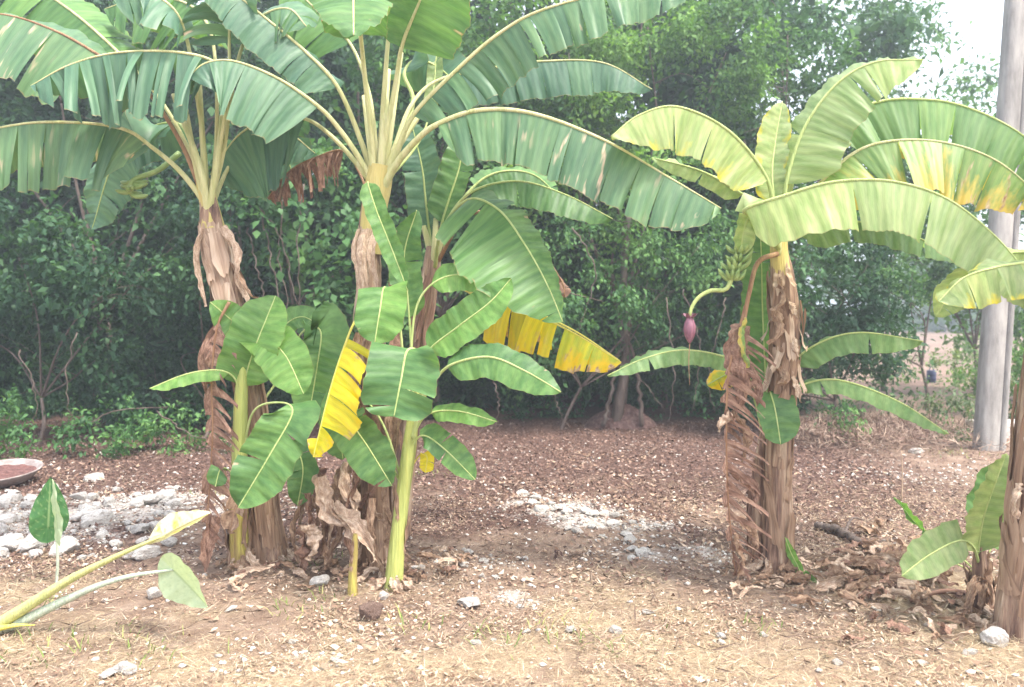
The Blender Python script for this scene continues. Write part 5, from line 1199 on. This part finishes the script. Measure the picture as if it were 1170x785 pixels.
# dark clod on the soil
import bmesh
m, t = new_mat('clod'); oc = N(t, 'ShaderNodeTexCoord').outputs['Object']; n_ = noise(t, mapping(t, oc, (1, 1, 3)), 30, 5, .7)
finish(t, ramp(t, n_, [(.3, (.10, .06, .05)), (.5, (.24, .16, .13)), (.7, (.42, .31, .25))]), .9, n_, 1, .02, spec=.1)
me = ROCKS[2].copy(); me.name = 'clod'; me.materials.clear(); me.materials.append(m)
o = bpy.data.objects.new('clod', me); COL.objects.link(o); o.location = tuple(on(424, 706, .04)); o.scale = (.15, .11, .11); o.rotation_euler = (.2, .1, .5)
tag(o, 'dark brown shaggy clod on the soil before the middle clump', 'clod')

# scraps of dead banana leaf on the ground: individuals sharing a few meshes
def scrap_meshes(n):
    r = []
    for i in range(n):
        rnd = random.Random(200 + i); ln = rnd.uniform(.12, .3)
        o = ribbon(None, [np.array([-ln / 2, 0, .02]), np.array([-ln / 6, rnd.uniform(-.03, .03), .035]), np.array([ln / 5, rnd.uniform(-.03, .03), .02]), np.array([ln / 2, 0, .015])], rnd.uniform(.018, .045), MD[['pale', 'brown', 'pale', 'rust', 'brown'][i % 5]], 200 + i, 'dead_leaf_scrap', rnd.uniform(.4, 1.6) , .22)
        r.append((o.data, ['pale', 'brown', 'pale', 'reddish', 'brown'][i % 5])); bpy.data.objects.remove(o)
    return r
SCR = scrap_meshes(14)
def scraps(n, fx, fy, smin, smax, where, group, seed):
    """where: function of the spot giving its neighbourhood in words"""
    rnd = random.Random(seed)
    for i in range(n):
        me, tone = SCR[rnd.randrange(len(SCR))]
        o = bpy.data.objects.new('dead_leaf_scrap', me); COL.objects.link(o)
        px, py = fx(rnd), fy(rnd)
        o.location = tuple(on(px, py, rnd.uniform(.0, .035))); o.rotation_euler = (rnd.gauss(0, .35), rnd.gauss(0, .2), rnd.uniform(0, 6.28))
        s_ = rnd.uniform(smin, smax); o.scale = (s_, s_, s_)
        tag(o, '%s %s leaf scrap %s' % ('small' if s_ < (smin + smax) / 2 else 'large', tone, where(px, py)), 'dead leaf', group)
def w1(x, y):
    return 'in the %s heap, %s' % ('back of the right' if y < 668 else 'front of the right', 'by the tall trunk' if x < 965 else ('at its middle' if x < 1025 else 'by the small plant'))
scraps(130, lambda r: r.gauss(1000, 42), lambda r: r.gauss(668, 24), .5, 1.25, w1, 'dead leaf scraps heaped at right', 1)
scraps(50, lambda r: r.uniform(1040, 1170), lambda r: r.gauss(705, 14), .4, 1.0, lambda x, y: 'strewn %s the small plant at far right' % ('left of' if x < 1095 else 'in front of') if y > 700 else 'strewn behind the small plant at far right', 'dead leaf scraps round the small right plant', 2)
scraps(45, lambda r: r.gauss(885, 28), lambda r: r.gauss(668, 9), .3, .8, lambda x, y: 'at the %s foot of the right banana trunk' % ('left' if x < 875 else ('front' if x < 900 else 'right')), 'leaf scraps at the right trunk', 3)
scraps(75, lambda r: r.uniform(255, 470), lambda r: r.gauss(660, 11), .35, .95, lambda x, y: 'on the soil %s' % ('by the left sucker stem' if x < 295 else ('under the dead leaf tangle' if x < 390 else ('by the short yellow stub' if x < 425 else 'by the yellow-green stem'))), 'leaf scraps round the left and middle stems', 4)
scraps(22, lambda r: r.uniform(470, 540), lambda r: r.gauss(650, 13), .35, .9, lambda x, y: 'lying right of the yellow-green stem', 'leaf scraps right of the middle clump', 5)

# dry brush bank by the pole
o = flakes('dry_brush', 9000, G(0, 530)[1], G(0, 492)[1], 3.4, 6.4, (.06, .30), .03, MD_BR if 'MD_BR' in globals() else rnd_mat('brush_stalks', [(0, (.10, .055, .045)), (.5, (.26, .17, .13)), (1, (.46, .36, .28))]), lambda x, y: np.clip(spot(x, y, 985, 505, 1.0, .7) * 1.4, 0, 1), lift=.16, seed=44, curl=.2, flat=.5)
tag(o, 'tangle of dry brown brush along the edge of the clearing near the pole', 'dry brush', kind='stuff')

# ---- elephant ear plant at the lower left
E_, dE = plant(-25, 728, 'elephant ear plant sprawling in from the lower left corner with three leaves', 'elephant ear plant', 'elephant_ear_plant')
M_TAROSTEM = stem_mat('taro_stem', [(.3, (.40, .44, .16)), (.55, (.56, .56, .22)), (.8, (.62, .55, .20))], dark=.15)
M_TAROPALE = stem_mat('taro_stem_pale', [(.3, (.40, .48, .36)), (.6, (.56, .62, .48)), (.8, (.58, .62, .44))], dark=.15)
def taro_mat(name, a, b, vein, yel=0.0):
    m, t = new_mat(name); uv = N(t, 'ShaderNodeUVMap').outputs[0]
    n = noise(t, mapping(t, uv, (3, 3, 1)), 2, 4, .6); c = ramp(t, n, [(.3, a), (.7, b)])
    if yel: c = mixc(t, mathn(t, 'MULTIPLY_ADD', noise(t, mapping(t, uv, (1.5, 1.5, 1), (4, 1, 0)), 2, 3), 5, -3 + yel, clamp=True), c, (.72, .56, .08))
    c = mixc(t, attr(t, 'vein'), c, vein)
    finish(t, c, .5, n, .3, .01, .35, mixc(t, 1.0, c, (1.2, 1.25, .7), 'MULTIPLY'))
    return m
def taro_leaf(parent, d, base, tip, side, halfw, fold, mat, lab=None, cup=.1, lobes=True, nsign=1):
    """heart-shaped blade: base and tip (px,py,dz); side: direction of the blade's width (right, up, toward); fold: how far the two halves close"""
    P0 = W(base[0], base[1], d + base[2]); P1 = W(tip[0], tip[1], d + tip[2])
    ax = P1 - P0; Lm = np.linalg.norm(ax); ax = ax / Lm
    sdv = to_world_dir(side); sdv = nrm(sdv - ax * np.dot(sdv, ax)); nn = np.cross(ax, sdv) * nsign
    hw = halfw / FPX * d
    nu, nv = 40, 23
    V = []; U = []; Vn = []
    for i in range(nu):
        t = i / (nu - 1)
        tt = -0.34 + 1.34 * t                      # lobes reach behind the stalk
        for j in range(nv):
            v = -1 + 2 * j / (nv - 1); av = abs(v)
            wmax = hw * (math.sin(math.pi * min(1, max(0, (tt + .34) / 1.34)) ** .78) ** .75 if 0 < t < 1 else 0) * (1.05 - .25 * max(0, tt))
            back = min(0, tt)
            y = tt * Lm
            if tt < 0: y = tt * Lm * min(1, (av * 1.5) ** 1.2)    # notch
            x = v * wmax
            a = fold
            X = abs(x) * math.cos(a) * (1 if v > 0 else -1); Z = abs(x) * math.sin(a)
            Z += -cup * Lm * (tt ** 2) + .003 * math.sin(tt * 24 + av * 3) * av + .006 * av * math.sin(tt * 9)
            V.append(P0 + ax * y + sdv * X + nn * Z); U.append((x * 6, tt * Lm * 6))
            q = abs(((tt * 6 - av * 1.6) % 1) - .5)
            Vn.append(max(.8 if av < .05 else 0, .45 if q > .45 else 0))
    o = mesh_obj('leaf', V, grid_faces(nu, nv), mat, parent, uv=U, attrs={'vein': Vn})
    if lab: o['label'] = lab
    return o
mt1 = taro_mat('taro_green', (.05, .16, .06), (.09, .23, .08), (.30, .42, .20))
mt2 = taro_mat('taro_pale', (.46, .58, .38), (.56, .66, .44), (.36, .48, .26))
mt3 = taro_mat('taro_cream', (.70, .66, .48), (.80, .76, .58), (.66, .64, .36), .5)
def stalk_(pts, r0, r1, mat, nm='petiole'):
    Vt, Ft = tube(spline([W(p[0], p[1], dE + p[2]) for p in pts], 34), np.linspace(r0, r1, 34), 10); return mesh_obj(nm, Vt, Ft, mat, E_)
s1 = stalk_([(-25, 728, 0), (20, 700, -.02), (80, 662, -.05), (130, 637, -.08), (170, 619, -.1), (188, 612, -.1)], .035, .006, M_TAROSTEM)
s2 = stalk_([(-25, 728, .03), (20, 712, .0), (70, 688, -.02), (110, 670, -.05), (150, 658, -.07), (198, 651, -.08)], .032, .006, M_TAROPALE)
s3 = stalk_([(40, 700, .1), (60, 690, .5), (64, 672, .7), (66, 640, .7), (64, 608, .7)], .012, .007, M_TAROPALE)
s4 = stalk_([(-20, 722, -.03), (15, 715, -.05), (40, 714, -.05)], .022, .002, MS['midyel'])
taro_leaf(s1, dE, (188, 612, -.1), (242, 582, -.14), (-.3, 1, .5), 20, .9, mt3, 'cream yellowing leaf folded over', .1, nsign=-1)
taro_leaf(s2, dE, (198, 651, -.08), (240, 692, -.14), (.75, .6, .4), 30, .25, mt2, 'pale green drooping leaf', -.05)
E1 = taro_leaf(s3, dE, (55, 602, .7), (58, 546, .66), (-.8, -.2, .6), 24, .15, mt1, 'upright dark green leaf with pale underside', .05)
mesh_edge = taro_leaf(s3, dE, (66, 605, .66), (61, 547, .62), (1, .1, .5), 9, .1, mt2, None, .03)

# ------------------------------------------------------------------ haze
if HAZE > 0:
    bpy.ops.mesh.primitive_cube_add(size=1, location=(0, 320, 5.25))  # even bluish volume, added to lift the blacks as lens glare does
    hz = bpy.context.object; hz.name = 'glare_haze'; hz.scale = (560, 800, 13.5)
    m = bpy.data.materials.new('glare_haze'); m.use_nodes = True; t = m.node_tree; t.nodes.clear()
    pv = t.nodes.new('ShaderNodeVolumePrincipled'); pv.inputs['Density'].default_value = HAZE
    pv.inputs['Color'].default_value = (.84, .92, 1.0, 1); pv.inputs['Anisotropy'].default_value = .35
    om = t.nodes.new('ShaderNodeOutputMaterial'); t.links.new(pv.outputs[0], om.inputs['Volume'])
    hz.data.materials.append(m); hz.visible_shadow = True; tag(hz, kind='stuff', label='thin bright veil added for lens glare and distance fade')
